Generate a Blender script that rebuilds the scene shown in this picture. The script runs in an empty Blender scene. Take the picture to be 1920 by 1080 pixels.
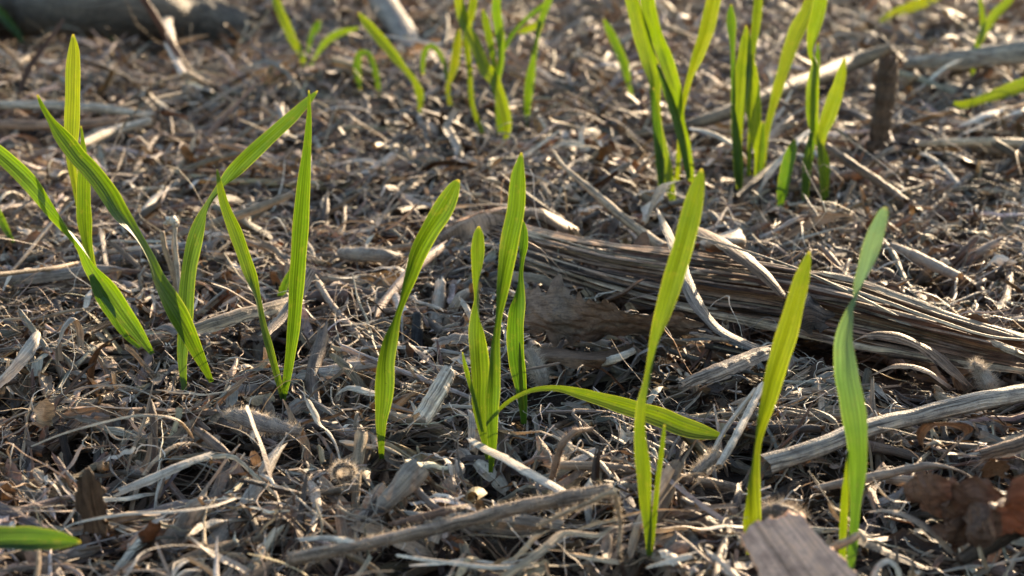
import bpy, math
import numpy as np
from mathutils import Vector

# ------------------------------------------------------------------ camera, sky, sun, exposure
SC = bpy.context.scene
F, PITCH, H = 3200.0, math.radians(16.0), 0.19          # focal length in photo pixels, tilt, camera height (m)
FOCUS, FSTOP = 0.56, 18.0
SUN_AZ, SUN_EL = math.radians(27), math.radians(14.5)     # azimuth from +Y towards +X
SUN_POWER, SKY_POWER, EXPOSURE = 5.0, 0.135, 1.52

cam = bpy.data.cameras.new('camera'); camo = bpy.data.objects.new('camera', cam)
SC.collection.objects.link(camo); SC.camera = camo
cam.lens = 60.0; cam.sensor_width = 36.0; cam.clip_start = 0.005; cam.clip_end = 1000.0
camo.location = (0, 0, H); camo.rotation_euler = (math.pi / 2 - PITCH, 0, 0)
cam.dof.use_dof = True; cam.dof.focus_distance = FOCUS; cam.dof.aperture_fstop = FSTOP
cam.dof.aperture_blades = 0

world = bpy.data.worlds.new('World'); SC.world = world; world.use_nodes = True
wn = world.node_tree.nodes; wl = world.node_tree.links
sky = wn.new('ShaderNodeTexSky'); sky.sky_type = 'NISHITA'; sky.sun_disc = False
sky.sun_elevation = SUN_EL; sky.sun_rotation = SUN_AZ
wl.new(sky.outputs[0], wn['Background'].inputs[0]); wn['Background'].inputs[1].default_value = SKY_POWER

sd = Vector((math.sin(SUN_AZ) * math.cos(SUN_EL), math.cos(SUN_AZ) * math.cos(SUN_EL), math.sin(SUN_EL)))
sl = bpy.data.lights.new('sun', 'SUN'); slo = bpy.data.objects.new('sun', sl); SC.collection.objects.link(slo)
sl.energy = SUN_POWER; sl.angle = math.radians(0.5); sl.color = (1.0, 0.76, 0.49)
slo.rotation_euler = sd.to_track_quat('Z', 'Y').to_euler(); slo.location = sd * 3

SC.view_settings.view_transform = 'Standard'; SC.view_settings.look = 'None'
SC.view_settings.gamma = 1.0; SC.view_settings.exposure = EXPOSURE
SC.cycles.use_denoising = True
SC.cycles.max_bounces = 7; SC.cycles.diffuse_bounces = 4; SC.cycles.transmission_bounces = 4; SC.cycles.glossy_bounces = 2
SC.cycles.sample_clamp_indirect = 6.0

# ------------------------------------------------------------------ helpers
rng = np.random.default_rng(11)
C = SC.collection
cp, sp = math.cos(PITCH), math.sin(PITCH)
CAM = np.array([0, 0, H])

def ray(x, y):
    dx, dy = (x - 960) / F, -(y - 540) / F
    return np.array([dx, cp + dy * sp, -sp + dy * cp])

def relief(x, y):
    x = np.asarray(x, float); y = np.asarray(y, float)
    far = np.clip((y - 0.45) * 1.3, 0.25, 1.3)
    r = .0045 * np.sin(17 * x + 1.3 + 2 * np.sin(9 * y)) * np.sin(14 * y + .5)
    r = r + .0035 * np.sin(33 * x + 21 * y + .7) * np.sin(27 * y - 12 * x + 2.0) + .002 * np.sin(71 * x - 43 * y) * np.sin(55 * y + 31 * x)
    r = r * far * np.where(y > .8, 1 + np.clip((y - .8) * 1.5, 0, .35), 1)
    r = r - .022 * np.exp(-((x + .42) / .26) ** 2 - ((y - 1.42) / .13) ** 2)
    r = r + .012 * np.exp(-((x + .25) / .3) ** 2 - ((y - 1.17) / .05) ** 2)
    r = r + .008 * np.exp(-((x - .3) / .25) ** 2 - ((y - 0.93) / .06) ** 2)
    return r

def at(x, y, h=0.0):
    """world point under photo pixel x, y: h < 0.2 is a height over the litter, else a distance along +Y"""
    d = ray(x, y)
    if h >= 0.2:
        return CAM + d * (h / d[1])
    z = h
    for _ in range(6):
        p = CAM + d * ((z - H) / d[2]); p[1] = min(p[1], 3.0)
        z = h + float(relief(p[0], p[1]))
    return CAM + d * ((z - H) / d[2])

def gy(y, x=960):
    return at(x, y)[1]

def depth(p):
    return p[..., 1] * cp - (p[..., 2] - H) * sp

def proj(p):
    zc = depth(p)
    return 960 + F * p[..., 0] / zc, 540 - F * (p[..., 1] * sp + (p[..., 2] - H) * cp) / zc

def spline(pts, n):
    """Catmull-Rom through rows of pts, n samples evenly by chord length"""
    p = np.asarray(pts, float)
    if len(p) == 2:
        return p[0] + np.linspace(0, 1, n)[:, None] * (p[1] - p[0])
    k = np.concatenate([[0], np.cumsum(np.linalg.norm(np.diff(p[:, :3], axis=0), axis=1) ** .75 + 1e-9)])
    t = np.linspace(0, k[-1], n)
    m = np.gradient(p, k, axis=0)
    i = np.clip(np.searchsorted(k, t, side='right') - 1, 0, len(k) - 2)
    h = (k[i + 1] - k[i])[:, None]; u = ((t - k[i])[:, None]) / h
    return (2*u**3-3*u**2+1)*p[i] + (u**3-2*u**2+u)*h*m[i] + (-2*u**3+3*u**2)*p[i+1] + (u**3-u**2)*h*m[i+1]

_nv = [(rng.normal(size=(3, 3)) * f, rng.uniform(0, 6.28, 3)) for f in (60, 60, 140, 140, 300, 300, 700, 700)]
def wob(p, lo=0, hi=8):
    """smooth noise about -1..1 of points in metres"""
    o = 0; s = 0
    for k in range(lo, hi):
        M, ph = _nv[k]; q = p @ M.T + ph
        w = .6 ** (k // 2); o = o + w * np.sin(q[..., 0] + 1.3 * np.sin(q[..., 1])) * np.cos(q[..., 2]); s += w
    return o / s * 1.6

class Acc:
    def __init__(s): s.V = []; s.Q = []; s.U = []; s.T = []; s.n = 0
    def add(s, V, Q, U, T):
        s.V.append(V.reshape(-1, 3)); s.Q.append(Q.reshape(-1, Q.shape[-1]) + s.n)
        s.U.append(U.reshape(-1, 2)); s.T.append(np.broadcast_to(T, V.shape).reshape(-1, 3)); s.n += len(s.V[-1])
    def build(s, name, mat, parent=None):
        V = np.concatenate(s.V).astype(np.float32); U = np.concatenate(s.U).astype(np.float32); T = np.concatenate(s.T).astype(np.float32)
        me = bpy.data.meshes.new(name)
        if parent is not None: V = V - np.array(parent.location, np.float32)
        me.vertices.add(len(V)); me.vertices.foreach_set('co', V.ravel())
        L = np.concatenate([q.ravel() for q in s.Q]).astype(np.int32)
        tot = np.concatenate([np.full(len(q), q.shape[1], np.int32) for q in s.Q])
        me.loops.add(len(L)); me.loops.foreach_set('vertex_index', L)
        me.polygons.add(len(tot)); me.polygons.foreach_set('loop_start', np.concatenate([[0], np.cumsum(tot)[:-1]]).astype(np.int32))
        me.polygons.foreach_set('use_smooth', np.ones(len(tot), bool))
        uv = me.uv_layers.new(name='UVMap'); uv.data.foreach_set('uv', U[L].ravel())
        a = me.attributes.new('tint', 'FLOAT_COLOR', 'POINT')
        a.data.foreach_set('color', np.concatenate([T, np.ones((len(T), 1), np.float32)], 1).ravel())
        me.update(calc_edges=True); me.materials.append(mat)
        o = bpy.data.objects.new(name, me); C.objects.link(o)
        if parent is not None: o.parent = parent
        return o

def sweep(P, W, PHI, ROLL, cols, jag=None, centred=False, uoff=None, taper=None):
    n, S, _ = P.shape
    T = np.gradient(P, axis=1); T /= np.linalg.norm(T, axis=2, keepdims=True) + 1e-12
    h = P[:, -1] - P[:, 0]; B0 = np.stack([h[:, 1], -h[:, 0], 0 * h[:, 0]], 1); B0 /= np.linalg.norm(B0, axis=1, keepdims=True) + 1e-9
    B = np.cross(T, np.array([0, 0, 1.])) + .15 * B0[:, None, :]
    B -= (B * T).sum(2, keepdims=True) * T; B /= np.linalg.norm(B, axis=2, keepdims=True) + 1e-9
    N = np.cross(B, T)
    a = np.linspace(-.5, .5, cols); ang = a * PHI[..., None]; R = (W / PHI)[..., None]
    lat = R * np.sin(ang); ver = R * (np.cos(ang) - np.cos(PHI[..., None] / 2))
    if centred: ver = ver - ver.mean(2, keepdims=True)
    c, s = np.cos(ROLL)[..., None], np.sin(ROLL)[..., None]
    l2 = lat * c - ver * s; v2 = lat * s + ver * c
    V = P[:, :, None] + l2[..., None] * B[:, :, None] + v2[..., None] * N[:, :, None]
    if jag is not None:
        V[:, 0] -= T[:, 0][:, None] * jag[:, 0, :, None]; V[:, -1] += T[:, -1][:, None] * jag[:, 1, :, None]
    sl_ = np.concatenate([np.zeros((n, 1)), np.cumsum(np.linalg.norm(np.diff(P, axis=1), axis=2), 1)], 1) * 1000
    if uoff is None: uoff = rng.uniform(0, 500, (n, 2))
    U = np.stack([np.broadcast_to((sl_ + uoff[:, :1])[..., None], lat.shape), a * W[..., None] * 1000 + uoff[:, 1][:, None, None]], -1)
    i = np.arange(n)[:, None, None] * S * cols + np.arange(S - 1)[None, :, None] * cols + np.arange(cols - 1)
    Q = np.stack([i, i + 1, i + 1 + cols, i + cols], -1)
    return V, Q, U

# ------------------------------------------------------------------ materials
def nt(name):
    m = bpy.data.materials.new(name); m.use_nodes = True
    t = m.node_tree; t.nodes.clear(); return m, t, t.nodes, t.links

def node(t, kind, ins=None, **kw):
    n = t.nodes.new(kind)
    for k, v in kw.items(): setattr(n, k, v)
    for k, v in (ins or {}).items():
        if hasattr(v, 'is_output') or isinstance(v, bpy.types.NodeSocket): t.links.new(v, n.inputs[k])
        else: n.inputs[k].default_value = v
    return n

def ramp(t, fac, stops):
    r = node(t, 'ShaderNodeValToRGB', {0: fac}); e = r.color_ramp.elements
    while len(e) < len(stops): e.new(.5)
    for q, (p, c) in zip(e, stops): q.position = p; q.color = (c, c, c, 1) if not isinstance(c, tuple) else (*c, 1)
    return r.outputs[0]

def litter_material(name, trans=.25, bump=.0003, crack=0.0, fibre=(.12, 2.6), spots=.5, rough=.5, blotch=260, fib_lo=.5, fib_hi=1.35, spec=.4, warm=(1.25, .8, .45)):
    m, t, N, L = nt(name)
    uv = node(t, 'ShaderNodeUVMap', uv_map='UVMap').outputs[0]
    tint = node(t, 'ShaderNodeAttribute', attribute_name='tint').outputs[0]
    mp = node(t, 'ShaderNodeMapping', {0: uv, 3: (fibre[0], fibre[1], 1)}).outputs[0]
    n1 = node(t, 'ShaderNodeTexNoise', {0: mp, 'Scale': 1.0, 'Detail': 4.0, 'Roughness': .65}).outputs[0]
    geo = node(t, 'ShaderNodeNewGeometry').outputs['Position']
    n2 = node(t, 'ShaderNodeTexNoise', {0: geo, 'Scale': float(blotch), 'Detail': 4.0, 'Roughness': .6}).outputs[0]
    n3 = node(t, 'ShaderNodeTexNoise', {0: geo, 'Scale': 1500.0, 'Detail': 2.0}).outputs[0]
    f = ramp(t, n1, [(.3, fib_lo), (.5, .95), (.72, fib_hi)])
    b = ramp(t, n2, [(.32, (.62, .60, .60)), (.5, (1, 1, 1)), (.68, (1.22, 1.16, 1.06))])
    k = ramp(t, n3, [(.27, 1.0 - spots), (.38, 1.0)])
    c1 = node(t, 'ShaderNodeMix', {0: 1.0, 6: tint, 7: f}, data_type='RGBA', blend_type='MULTIPLY').outputs[2]
    c2 = node(t, 'ShaderNodeMix', {0: 1.0, 6: c1, 7: b}, data_type='RGBA', blend_type='MULTIPLY').outputs[2]
    c3 = node(t, 'ShaderNodeMix', {0: 1.0, 6: c2, 7: k}, data_type='RGBA', blend_type='MULTIPLY').outputs[2]
    hh = node(t, 'ShaderNodeMath', {0: n1, 1: n3}, operation='ADD').outputs[0]
    if crack:
        m2 = node(t, 'ShaderNodeMapping', {0: uv, 1: (9.3, 4.1, 0), 3: (.035, 1.9, 1)}).outputs[0]
        n4 = node(t, 'ShaderNodeTexNoise', {0: m2, 'Scale': 1.0, 'Detail': 3.0, 'Roughness': .6}).outputs[0]
        q = ramp(t, n4, [(.40, 1.0 - crack), (.46, 1.0)])
        c3 = node(t, 'ShaderNodeMix', {0: 1.0, 6: c3, 7: q}, data_type='RGBA', blend_type='MULTIPLY').outputs[2]
        hh = node(t, 'ShaderNodeMath', {0: hh, 1: q}, operation='ADD').outputs[0]
    bp = node(t, 'ShaderNodeBump', {'Strength': .8, 'Distance': bump, 'Height': hh}).outputs[0]
    pr = node(t, 'ShaderNodeBsdfPrincipled', {'Base Color': c3, 'Roughness': rough, 'Specular IOR Level': spec, 'Normal': bp})
    ct = node(t, 'ShaderNodeMix', {0: 1.0, 6: c3, 7: (*warm, 1)}, data_type='RGBA', blend_type='MULTIPLY').outputs[2]
    tr = node(t, 'ShaderNodeBsdfTranslucent', {'Color': ct, 'Normal': bp})
    mx = node(t, 'ShaderNodeMixShader', {0: trans, 1: pr.outputs[0], 2: tr.outputs[0]})
    out = node(t, 'ShaderNodeOutputMaterial', {0: mx.outputs[0]})
    return m

M_STRAW = litter_material('weathered_straw', trans=.07, rough=.55, spec=.22, fibre=(.08, 1.8), fib_lo=.42, fib_hi=1.45, warm=(1.15, .9, .6))
M_STALK = litter_material('stalk_bark', trans=.02, bump=.0005, crack=.62, spec=.18, fibre=(.05, 1.1), rough=.55, fib_lo=.28, fib_hi=1.55)
M_HUSK = litter_material('dull_husk', trans=.01, spec=.15, bump=.0004, fibre=(.3, .9), rough=.6, blotch=420, fib_lo=.5, fib_hi=1.35)
M_CURL = litter_material('curled_leaf', trans=.035, spec=.25, bump=.0003, fibre=(.3, .6), rough=.5, blotch=300, fib_lo=.6, fib_hi=1.3, warm=(1.9, .8, .3))
M_LEAF = litter_material('dead_leaf', trans=.05, spec=.2, bump=.0004, fibre=(.5, .8), rough=.55, blotch=420, fib_lo=.6, fib_hi=1.3, warm=(1.6, .8, .35))
M_SOIL = litter_material('soil_crumb', trans=0, bump=.0006, fibre=(1, 1), rough=.9, spec=.15, blotch=500)

def hair_material():
    m, t, N, L = nt('pale_hair')
    tint = node(t, 'ShaderNodeAttribute', attribute_name='tint').outputs[0]
    d = node(t, 'ShaderNodeBsdfPrincipled', {'Base Color': tint, 'Roughness': .5})
    tr = node(t, 'ShaderNodeBsdfTranslucent', {'Color': tint})
    mx = node(t, 'ShaderNodeMixShader', {0: .5, 1: d.outputs[0], 2: tr.outputs[0]})
    node(t, 'ShaderNodeOutputMaterial', {0: mx.outputs[0]}); return m
M_HAIR = hair_material()

def blade_material(name='wheat_leaf', trans=.52, rc=(.55, .72, .95, 1), tc=(1.45, 1.40, .22, 1)):
    m, t, N, L = nt(name)
    uv = node(t, 'ShaderNodeUVMap', uv_map='UVMap').outputs[0]
    tint = node(t, 'ShaderNodeAttribute', attribute_name='tint').outputs[0]
    sx = node(t, 'ShaderNodeSeparateXYZ', {0: uv}); v, u = sx.outputs[0], sx.outputs[1]     # v: mm along, u: -1..1 across
    au = node(t, 'ShaderNodeMath', {0: u}, operation='ABSOLUTE').outputs[0]
    mp = node(t, 'ShaderNodeMapping', {0: uv, 3: (.05, 9, 1)}).outputs[0]
    n1 = node(t, 'ShaderNodeTexNoise', {0: mp, 'Scale': 1.0, 'Detail': 3.0, 'Roughness': .6}).outputs[0]
    w = node(t, 'ShaderNodeMath', {0: u, 1: 19.0}, operation='MULTIPLY').outputs[0]
    w = node(t, 'ShaderNodeMath', {0: w}, operation='SINE').outputs[0]
    w = node(t, 'ShaderNodeMath', {0: w, 1: n1}, operation='MULTIPLY').outputs[0]
    w = node(t, 'ShaderNodeMath', {0: w, 1: .40, 2: 1.0}, operation='MULTIPLY_ADD').outputs[0]
    f = ramp(t, n1, [(.3, .70), (.7, 1.24)])
    geo = node(t, 'ShaderNodeNewGeometry').outputs['Position']
    n2 = node(t, 'ShaderNodeTexNoise', {0: geo, 'Scale': 130.0, 'Detail': 3.0}).outputs[0]
    b = ramp(t, n2, [(.3, (.84, .90, .9)), (.7, (1.15, 1.08, 1.0))])
    n3 = node(t, 'ShaderNodeTexNoise', {0: geo, 'Scale': 1100.0, 'Detail': 1.0}).outputs[0]
    k = ramp(t, n3, [(.2, .45), (.27, 1.0)])
    n5 = node(t, 'ShaderNodeTexNoise', {0: geo, 'Scale': 420.0, 'Detail': 5.0, 'Roughness': .7}).outputs[0]
    dust = ramp(t, n5, [(.56, 0.0), (.70, .30)])
    c = tint
    for x in (w, f, b, k):
        c = node(t, 'ShaderNodeMix', {0: 1.0, 6: c, 7: x}, data_type='RGBA', blend_type='MULTIPLY').outputs[2]
    c = node(t, 'ShaderNodeMix', {0: dust, 6: c, 7: (.17, .15, .07, 1)}, data_type='RGBA').outputs[2]
    edge = ramp(t, au, [(.88, 0.0), (.97, 1.0)])
    e2 = node(t, 'ShaderNodeMath', {0: edge, 1: .42}, operation='MULTIPLY').outputs[0]
    cm = node(t, 'ShaderNodeMix', {0: e2, 6: c, 7: (.34, .38, .14, 1)}, data_type='RGBA').outputs[2]
    hh = node(t, 'ShaderNodeMath', {0: w, 1: n1}, operation='ADD').outputs[0]
    bp = node(t, 'ShaderNodeBump', {'Strength': .5, 'Distance': .00025, 'Height': hh}).outputs[0]
    refl = node(t, 'ShaderNodeMix', {0: 1.0, 6: cm, 7: rc}, data_type='RGBA', blend_type='MULTIPLY').outputs[2]
    pr = node(t, 'ShaderNodeBsdfPrincipled', {'Base Color': refl, 'Roughness': .42, 'Specular IOR Level': .5, 'Normal': bp})
    ct = node(t, 'ShaderNodeMix', {0: 1.0, 6: cm, 7: tc}, data_type='RGBA', blend_type='MULTIPLY').outputs[2]
    tr = node(t, 'ShaderNodeBsdfTranslucent', {'Color': ct, 'Normal': bp})
    mx = node(t, 'ShaderNodeMixShader', {0: trans, 1: pr.outputs[0], 2: tr.outputs[0]})
    node(t, 'ShaderNodeOutputMaterial', {0: mx.outputs[0]}); return m
M_BLADE = blade_material()
M_WAXY = blade_material('waxy_wheat_leaf', .34, (1.0, 1.0, 1.1, 1), (1.1, 1.25, .5, 1))

def soil_material():
    m, t, N, L = nt('dark_soil')
    geo = node(t, 'ShaderNodeNewGeometry').outputs['Position']
    n1 = node(t, 'ShaderNodeTexNoise', {0: geo, 'Scale': 180.0, 'Detail': 6.0, 'Roughness': .65}).outputs[0]
    n2 = node(t, 'ShaderNodeTexVoronoi', {0: geo, 'Scale': 600.0}).outputs[0]
    c = ramp(t, n1, [(.3, (.022, .016, .012)), (.6, (.06, .042, .03)), (.8, (.11, .08, .06))])
    s = node(t, 'ShaderNodeMath', {0: n1, 1: n2}, operation='ADD').outputs[0]
    bp = node(t, 'ShaderNodeBump', {'Strength': 1.0, 'Distance': .002, 'Height': s}).outputs[0]
    pr = node(t, 'ShaderNodeBsdfPrincipled', {'Base Color': c, 'Roughness': .95, 'Specular IOR Level': .1, 'Normal': bp})
    node(t, 'ShaderNodeOutputMaterial', {0: pr.outputs[0]}); return m
M_GROUND = soil_material()
M_CHUNK = litter_material('split_wood', trans=.02, bump=.0004, fibre=(.03, .7), rough=.6, fib_lo=.35, fib_hi=1.3, spec=.2, spots=.3)

# real colours of the dry stuff (linear)
TAN, GREY, PALE, BROWN, DARK, RUST, BLACK, PINK = [np.array(c) for c in (
    (.42, .31, .20), (.32, .27, .22), (.67, .565, .44), (.18, .113, .072), (.078, .056, .043), (.19, .105, .065), (.030, .028, .027), (.385, .285, .21))]

# ------------------------------------------------------------------ soil: one sheet to the horizon
def build_soil():
    def axis(lo, hi, step):
        core = np.arange(lo, hi + step / 2, step); far = step * 1.6 ** np.arange(1, 26)
        far = np.cumsum(far); far = far[far < 260]
        return np.concatenate([(lo - far)[::-1], core, hi + far])
    X, Y = np.meshgrid(axis(-1.0, 1.0, .005), axis(.2, 2.3, .005))
    fade = np.exp(-(np.maximum(0, np.abs(X) - 1) ** 2 + np.maximum(0, np.abs(Y - 1.2) - 1.2) ** 2) / .5)
    P = np.stack([X, Y, 0 * X], -1)
    Z = relief(X, Y) * fade - .016 + .0025 * wob(P, 0, 6) * fade
    P[..., 2] = Z
    a = Acc(); ny, nx = X.shape
    i = np.arange(ny - 1)[:, None] * nx + np.arange(nx - 1)
    a.add(P, np.stack([i, i + 1, i + 1 + nx, i + nx], -1), P[..., :2] * 1000, np.array([.06, .045, .035]))
    o = a.build('soil_ground', M_GROUND); o['kind'] = 'structure'; o['label'] = 'dark soil under the straw litter'
build_soil()

# ------------------------------------------------------------------ height map the litter settles on
GX0, GY0, GS = -.95, .28, .00125
NX, NY = int(1.9 / GS), int(1.95 / GS)
_gx, _gy = np.meshgrid(GX0 + GS * np.arange(NX), GY0 + GS * np.arange(NY))
REL = relief(_gx, _gy).astype(np.float32)
HM = REL - .016
CAP = np.full_like(HM, 9.0)
def cell(p):
    i = ((p[..., 0] - GX0) / GS).astype(np.int32); j = ((p[..., 1] - GY0) / GS).astype(np.int32)
    return np.clip(j, 0, NY - 1), np.clip(i, 0, NX - 1)

def clear(P, W, reach=.016, slope=.30):
    """litter stays below things that lie in view: under them and a little in front of them"""
    P = P.reshape(-1, 3); W = np.broadcast_to(W, P.shape[:1]).ravel()
    q = np.concatenate([P[:-1] + (P[1:] - P[:-1]) * f for f in np.linspace(0, .9, 6)]); w = np.tile(W[:-1], 6)
    for s in np.arange(-.5, .51, .125):
        for b in np.arange(0, reach + 1e-6, GS):
            r = q.copy(); r[:, 0] += s * (w + .002); r[:, 1] -= b + s * 0
            j, i = cell(r); np.minimum.at(CAP, (j, i), (r[:, 2] - .0006 - slope * b).astype(np.float32))

def raise_hm(V):
    j, i = cell(V.reshape(-1, 3)); np.maximum.at(HM, (j, i), V.reshape(-1, 3)[:, 2].astype(np.float32))

THINGS = []            # (pixel x, pixel y, short phrase) landmarks for labels
def tag(o, label, cat, group=None):
    o['label'] = label; o['category'] = cat
    if group: o['group'] = group
    return o

def hairs(P, W, n, length, tint, parent, bias=None, width=.00008):
    n = int(n * 2.4); length *= 1.15
    """fine hairs standing off a path P of width W"""
    k = rng.uniform(0, len(P) - 1.001, n); i = k.astype(int); f = (k - i)[:, None]
    p = P[i] * (1 - f) + P[i + 1] * f; w = np.asarray(W)[i]
    T = P[i + 1] - P[i]; T /= np.linalg.norm(T, axis=1, keepdims=True) + 1e-9
    d = rng.normal(size=(n, 3)); d -= (d * T).sum(1, keepdims=True) * T; d /= np.linalg.norm(d, axis=1, keepdims=True) + 1e-9
    root = p + d * (w * .46)[:, None]
    d = d + T * rng.normal(0, .5, (n, 1)) + rng.normal(0, .25, (n, 3))
    if bias is not None: d = d + np.array(bias)
    d /= np.linalg.norm(d, axis=1, keepdims=True)
    L = length * rng.uniform(.5, 1.2, n)[:, None]; bend = rng.normal(0, .3, (n, 3)) * L
    side = np.cross(d, rng.normal(size=(n, 3))); side /= np.linalg.norm(side, axis=1, keepdims=True); side *= width / 2
    mid = root + d * L * .55 + bend * .3; tip = root + d * L + bend
    V = np.stack([root - side, root + side, mid - side * .8, mid + side * .8, tip], 1)
    b = np.arange(n)[:, None] * 5
    a = Acc(); U = np.zeros((n, 5, 2)); tt = tint * rng.uniform(.8, 1.2, (n, 1, 1))
    a.add(V, b[:, None] + np.array([[0, 1, 3, 2]]), U, tt)
    a.Q.append((b[:, None] + np.array([[2, 3, 4]])).reshape(-1, 3))
    o = a.build('hairs', M_HAIR, parent); o['kind'] = 'stuff'
    return o

def rod(name, pts, tint, phi=6.2, mat=None, cols=None, S=None, roll=0., jag=.4, cap=False, parent=None, twist=0., rough=.05, hmode=None, keep=True, groove=0.):
    """a stalk, strip or twig along photo pixels: pts rows of (x, y, width in px, height or distance)"""
    P3 = np.array([at(a, b, h) for a, b, w, h in pts]); Wm = np.array([p[2] for p in pts]) * depth(P3) / F
    d = spline(np.concatenate([P3, Wm[:, None]], 1), S or max(14, 7 * len(pts)))
    P, W = d[:, :3], np.abs(d[:, 3])
    n = len(P); s = np.linspace(0, 1, n)
    k1, k2 = rng.uniform(0, 6.28, 2)
    W = W * (1 + rough * (np.sin(s * 23 + k1) + np.sin(s * 51 + k2)))
    P = P + np.stack([wob(P + 3.1), wob(P + 7.7), wob(P + 1.9)], -1) * (rough * W)[:, None] * 1.2
    if cap:
        P = np.concatenate([P[:1], P, P[-1:] + (P[-1:] - P[-2:-1]) * .02]); W = np.concatenate([[W[0] * .05], W, [W[-1] * .05]])
        s = np.linspace(0, 1, len(P))
    cols = cols or (13 if phi > 4 else 9)
    perim = W * (math.pi if phi > 5.5 else 1.0) * (1.0 if phi < 2 else (1.0 if phi > 5.5 else phi / (2 * math.sin(min(phi, math.pi) / 2))))
    J = np.zeros((1, 2, cols))
    if not cap: J = rng.uniform(-1, 1, (1, 2, cols)) * jag * W.mean()
    V, Q, U = sweep(P[None], perim[None], np.full((1, len(P)), phi), (roll + twist * (s - .3))[None], cols, J, centred=True)
    if groove:
        a_ = np.linspace(0, 1, cols); g = np.sin(a_ * 39) + np.sin(a_ * 71 + 1)
        V = V + (V - V.mean(2, keepdims=True)) * (groove * g)[None, None, :, None]
    if keep:
        clear(P - np.array([0, 0, 1]) * (W * .3)[:, None], W); raise_hm(V)
    col_ = np.convolve(rng.normal(0, 1, cols + 2), [.3, .9, .3], 'valid') * (.24 if (mat is M_STALK) else .12)
    tv = tint * np.clip((1 + .2 * wob(V, 1, 7)[..., None]) * (1 + col_[None, None, :, None]), .2, 2)
    if groove: V = V + (V - V.mean(2, keepdims=True)) * (.5 * groove * rng.normal(size=cols))[None, None, :, None]
    a = Acc(); a.add(V, Q, U, tv)
    o = a.build(name, mat or M_STRAW, parent)
    return o, P, W

def thing_rod(name, label, cat, pts, tint, group=None, **kw):
    o, P, W = rod(name, pts, tint, **kw)
    return tag(o, label, cat, group), P, W

def root_empty(name, label, cat, loc, group=None):
    e = bpy.data.objects.new(name, None); C.objects.link(e); e.location = tuple(float(x) for x in loc); e.empty_display_size = .01
    return tag(e, label, cat, group)

def sheet(name, net, tint, mat=None, n=(26, 26), noise=.0012, rag=.0012, thick=0.0, parent=None, keep=True, uvrot=False, fold=0.0, top_rag=0.0, hi=8, crease=0.0):
    """a torn sheet through a net of photo pixels: rows of (x, y, height or distance)"""
    G = np.array([[at(*q) for q in row] for row in net])
    A = np.stack([spline(r, n[0]) for r in G]); A = np.stack([spline(A[:, k], n[1]) for k in range(n[0])], 1)     # n1 x n0 x 3
    du = np.gradient(A, axis=1); dv = np.gradient(A, axis=0); Nn = np.cross(du, dv); Nn /= np.linalg.norm(Nn, axis=2, keepdims=True) + 1e-12
    A = A + Nn * (noise * wob(A * 1.6, 0, hi))[..., None]
    if crease: A = A + Nn * (crease * np.abs(wob(A * 1.5 + 5.3, 1, 6)) - crease * .4)[..., None]
    if fold: A = A + Nn * (fold * np.abs(np.sin(np.linspace(0, 1, n[0]) * 14 + 2 * wob(A, 0, 2))))[..., None]
    e = np.zeros(A.shape[:2])
    for sl_, ax, sg in ((np.s_[0, :], dv, -1), (np.s_[-1, :], dv, 1), (np.s_[:, 0], du, -1), (np.s_[:, -1], du, 1)):
        t = ax[sl_]; t = t / (np.linalg.norm(t, axis=-1, keepdims=True) + 1e-9)
        k = len(t); rr = rag * (np.convolve(rng.normal(size=k + 4), [.2, .5, .7, .5, .2], 'valid') + np.sin(np.linspace(0, 9, k) + rng.uniform(0, 6)))
        if top_rag and sl_ == np.s_[0, :]: rr = rr + top_rag * np.abs(rng.normal(size=k)) * (rng.random(k) < .5)
        A[sl_] += t * (sg * rr)[:, None]
    lu = np.linalg.norm(du, axis=2).mean() * 1000; lv = np.linalg.norm(dv, axis=2).mean() * 1000
    uu, vv = np.meshgrid(np.arange(n[0]) * lu, np.arange(n[1]) * lv)
    U = np.stack([vv, uu] if uvrot else [uu, vv], -1) + rng.uniform(0, 300, 2)
    i = np.arange(n[1] - 1)[:, None] * n[0] + np.arange(n[0] - 1)
    Q = np.stack([i, i + 1, i + 1 + n[0], i + n[0]], -1)
    a = Acc(); tv = tint * (1 + .15 * wob(A, 2, 6)[..., None]); a.add(A, Q, U, tv)
    if thick:
        a.add(A - Nn * thick, Q[..., ::-1], U, tv * .8)
        m = n[0] * n[1]
        b = np.concatenate([np.arange(n[0]), np.arange(1, n[1]) * n[0] + n[0] - 1, (n[1] - 1) * n[0] + np.arange(n[0] - 2, -1, -1), np.arange(n[1] - 2, 0, -1) * n[0]])
        c = np.roll(b, -1); a.Q.append(np.stack([b, b + m, c + m, c], -1))
    if keep:
        for k in range(n[1]): clear(A[k] - np.array([0, 0, .001]), .001, reach=.012)
        raise_hm(A)
    o = a.build(name, mat or M_LEAF, parent)
    return o, A

# ------------------------------------------------------------------ wheat seedlings
GREEN = np.array([.066, .116, .010]); DEEP = np.array([.044, .090, .012]); LIME = np.array([.090, .130, .009])

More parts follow.
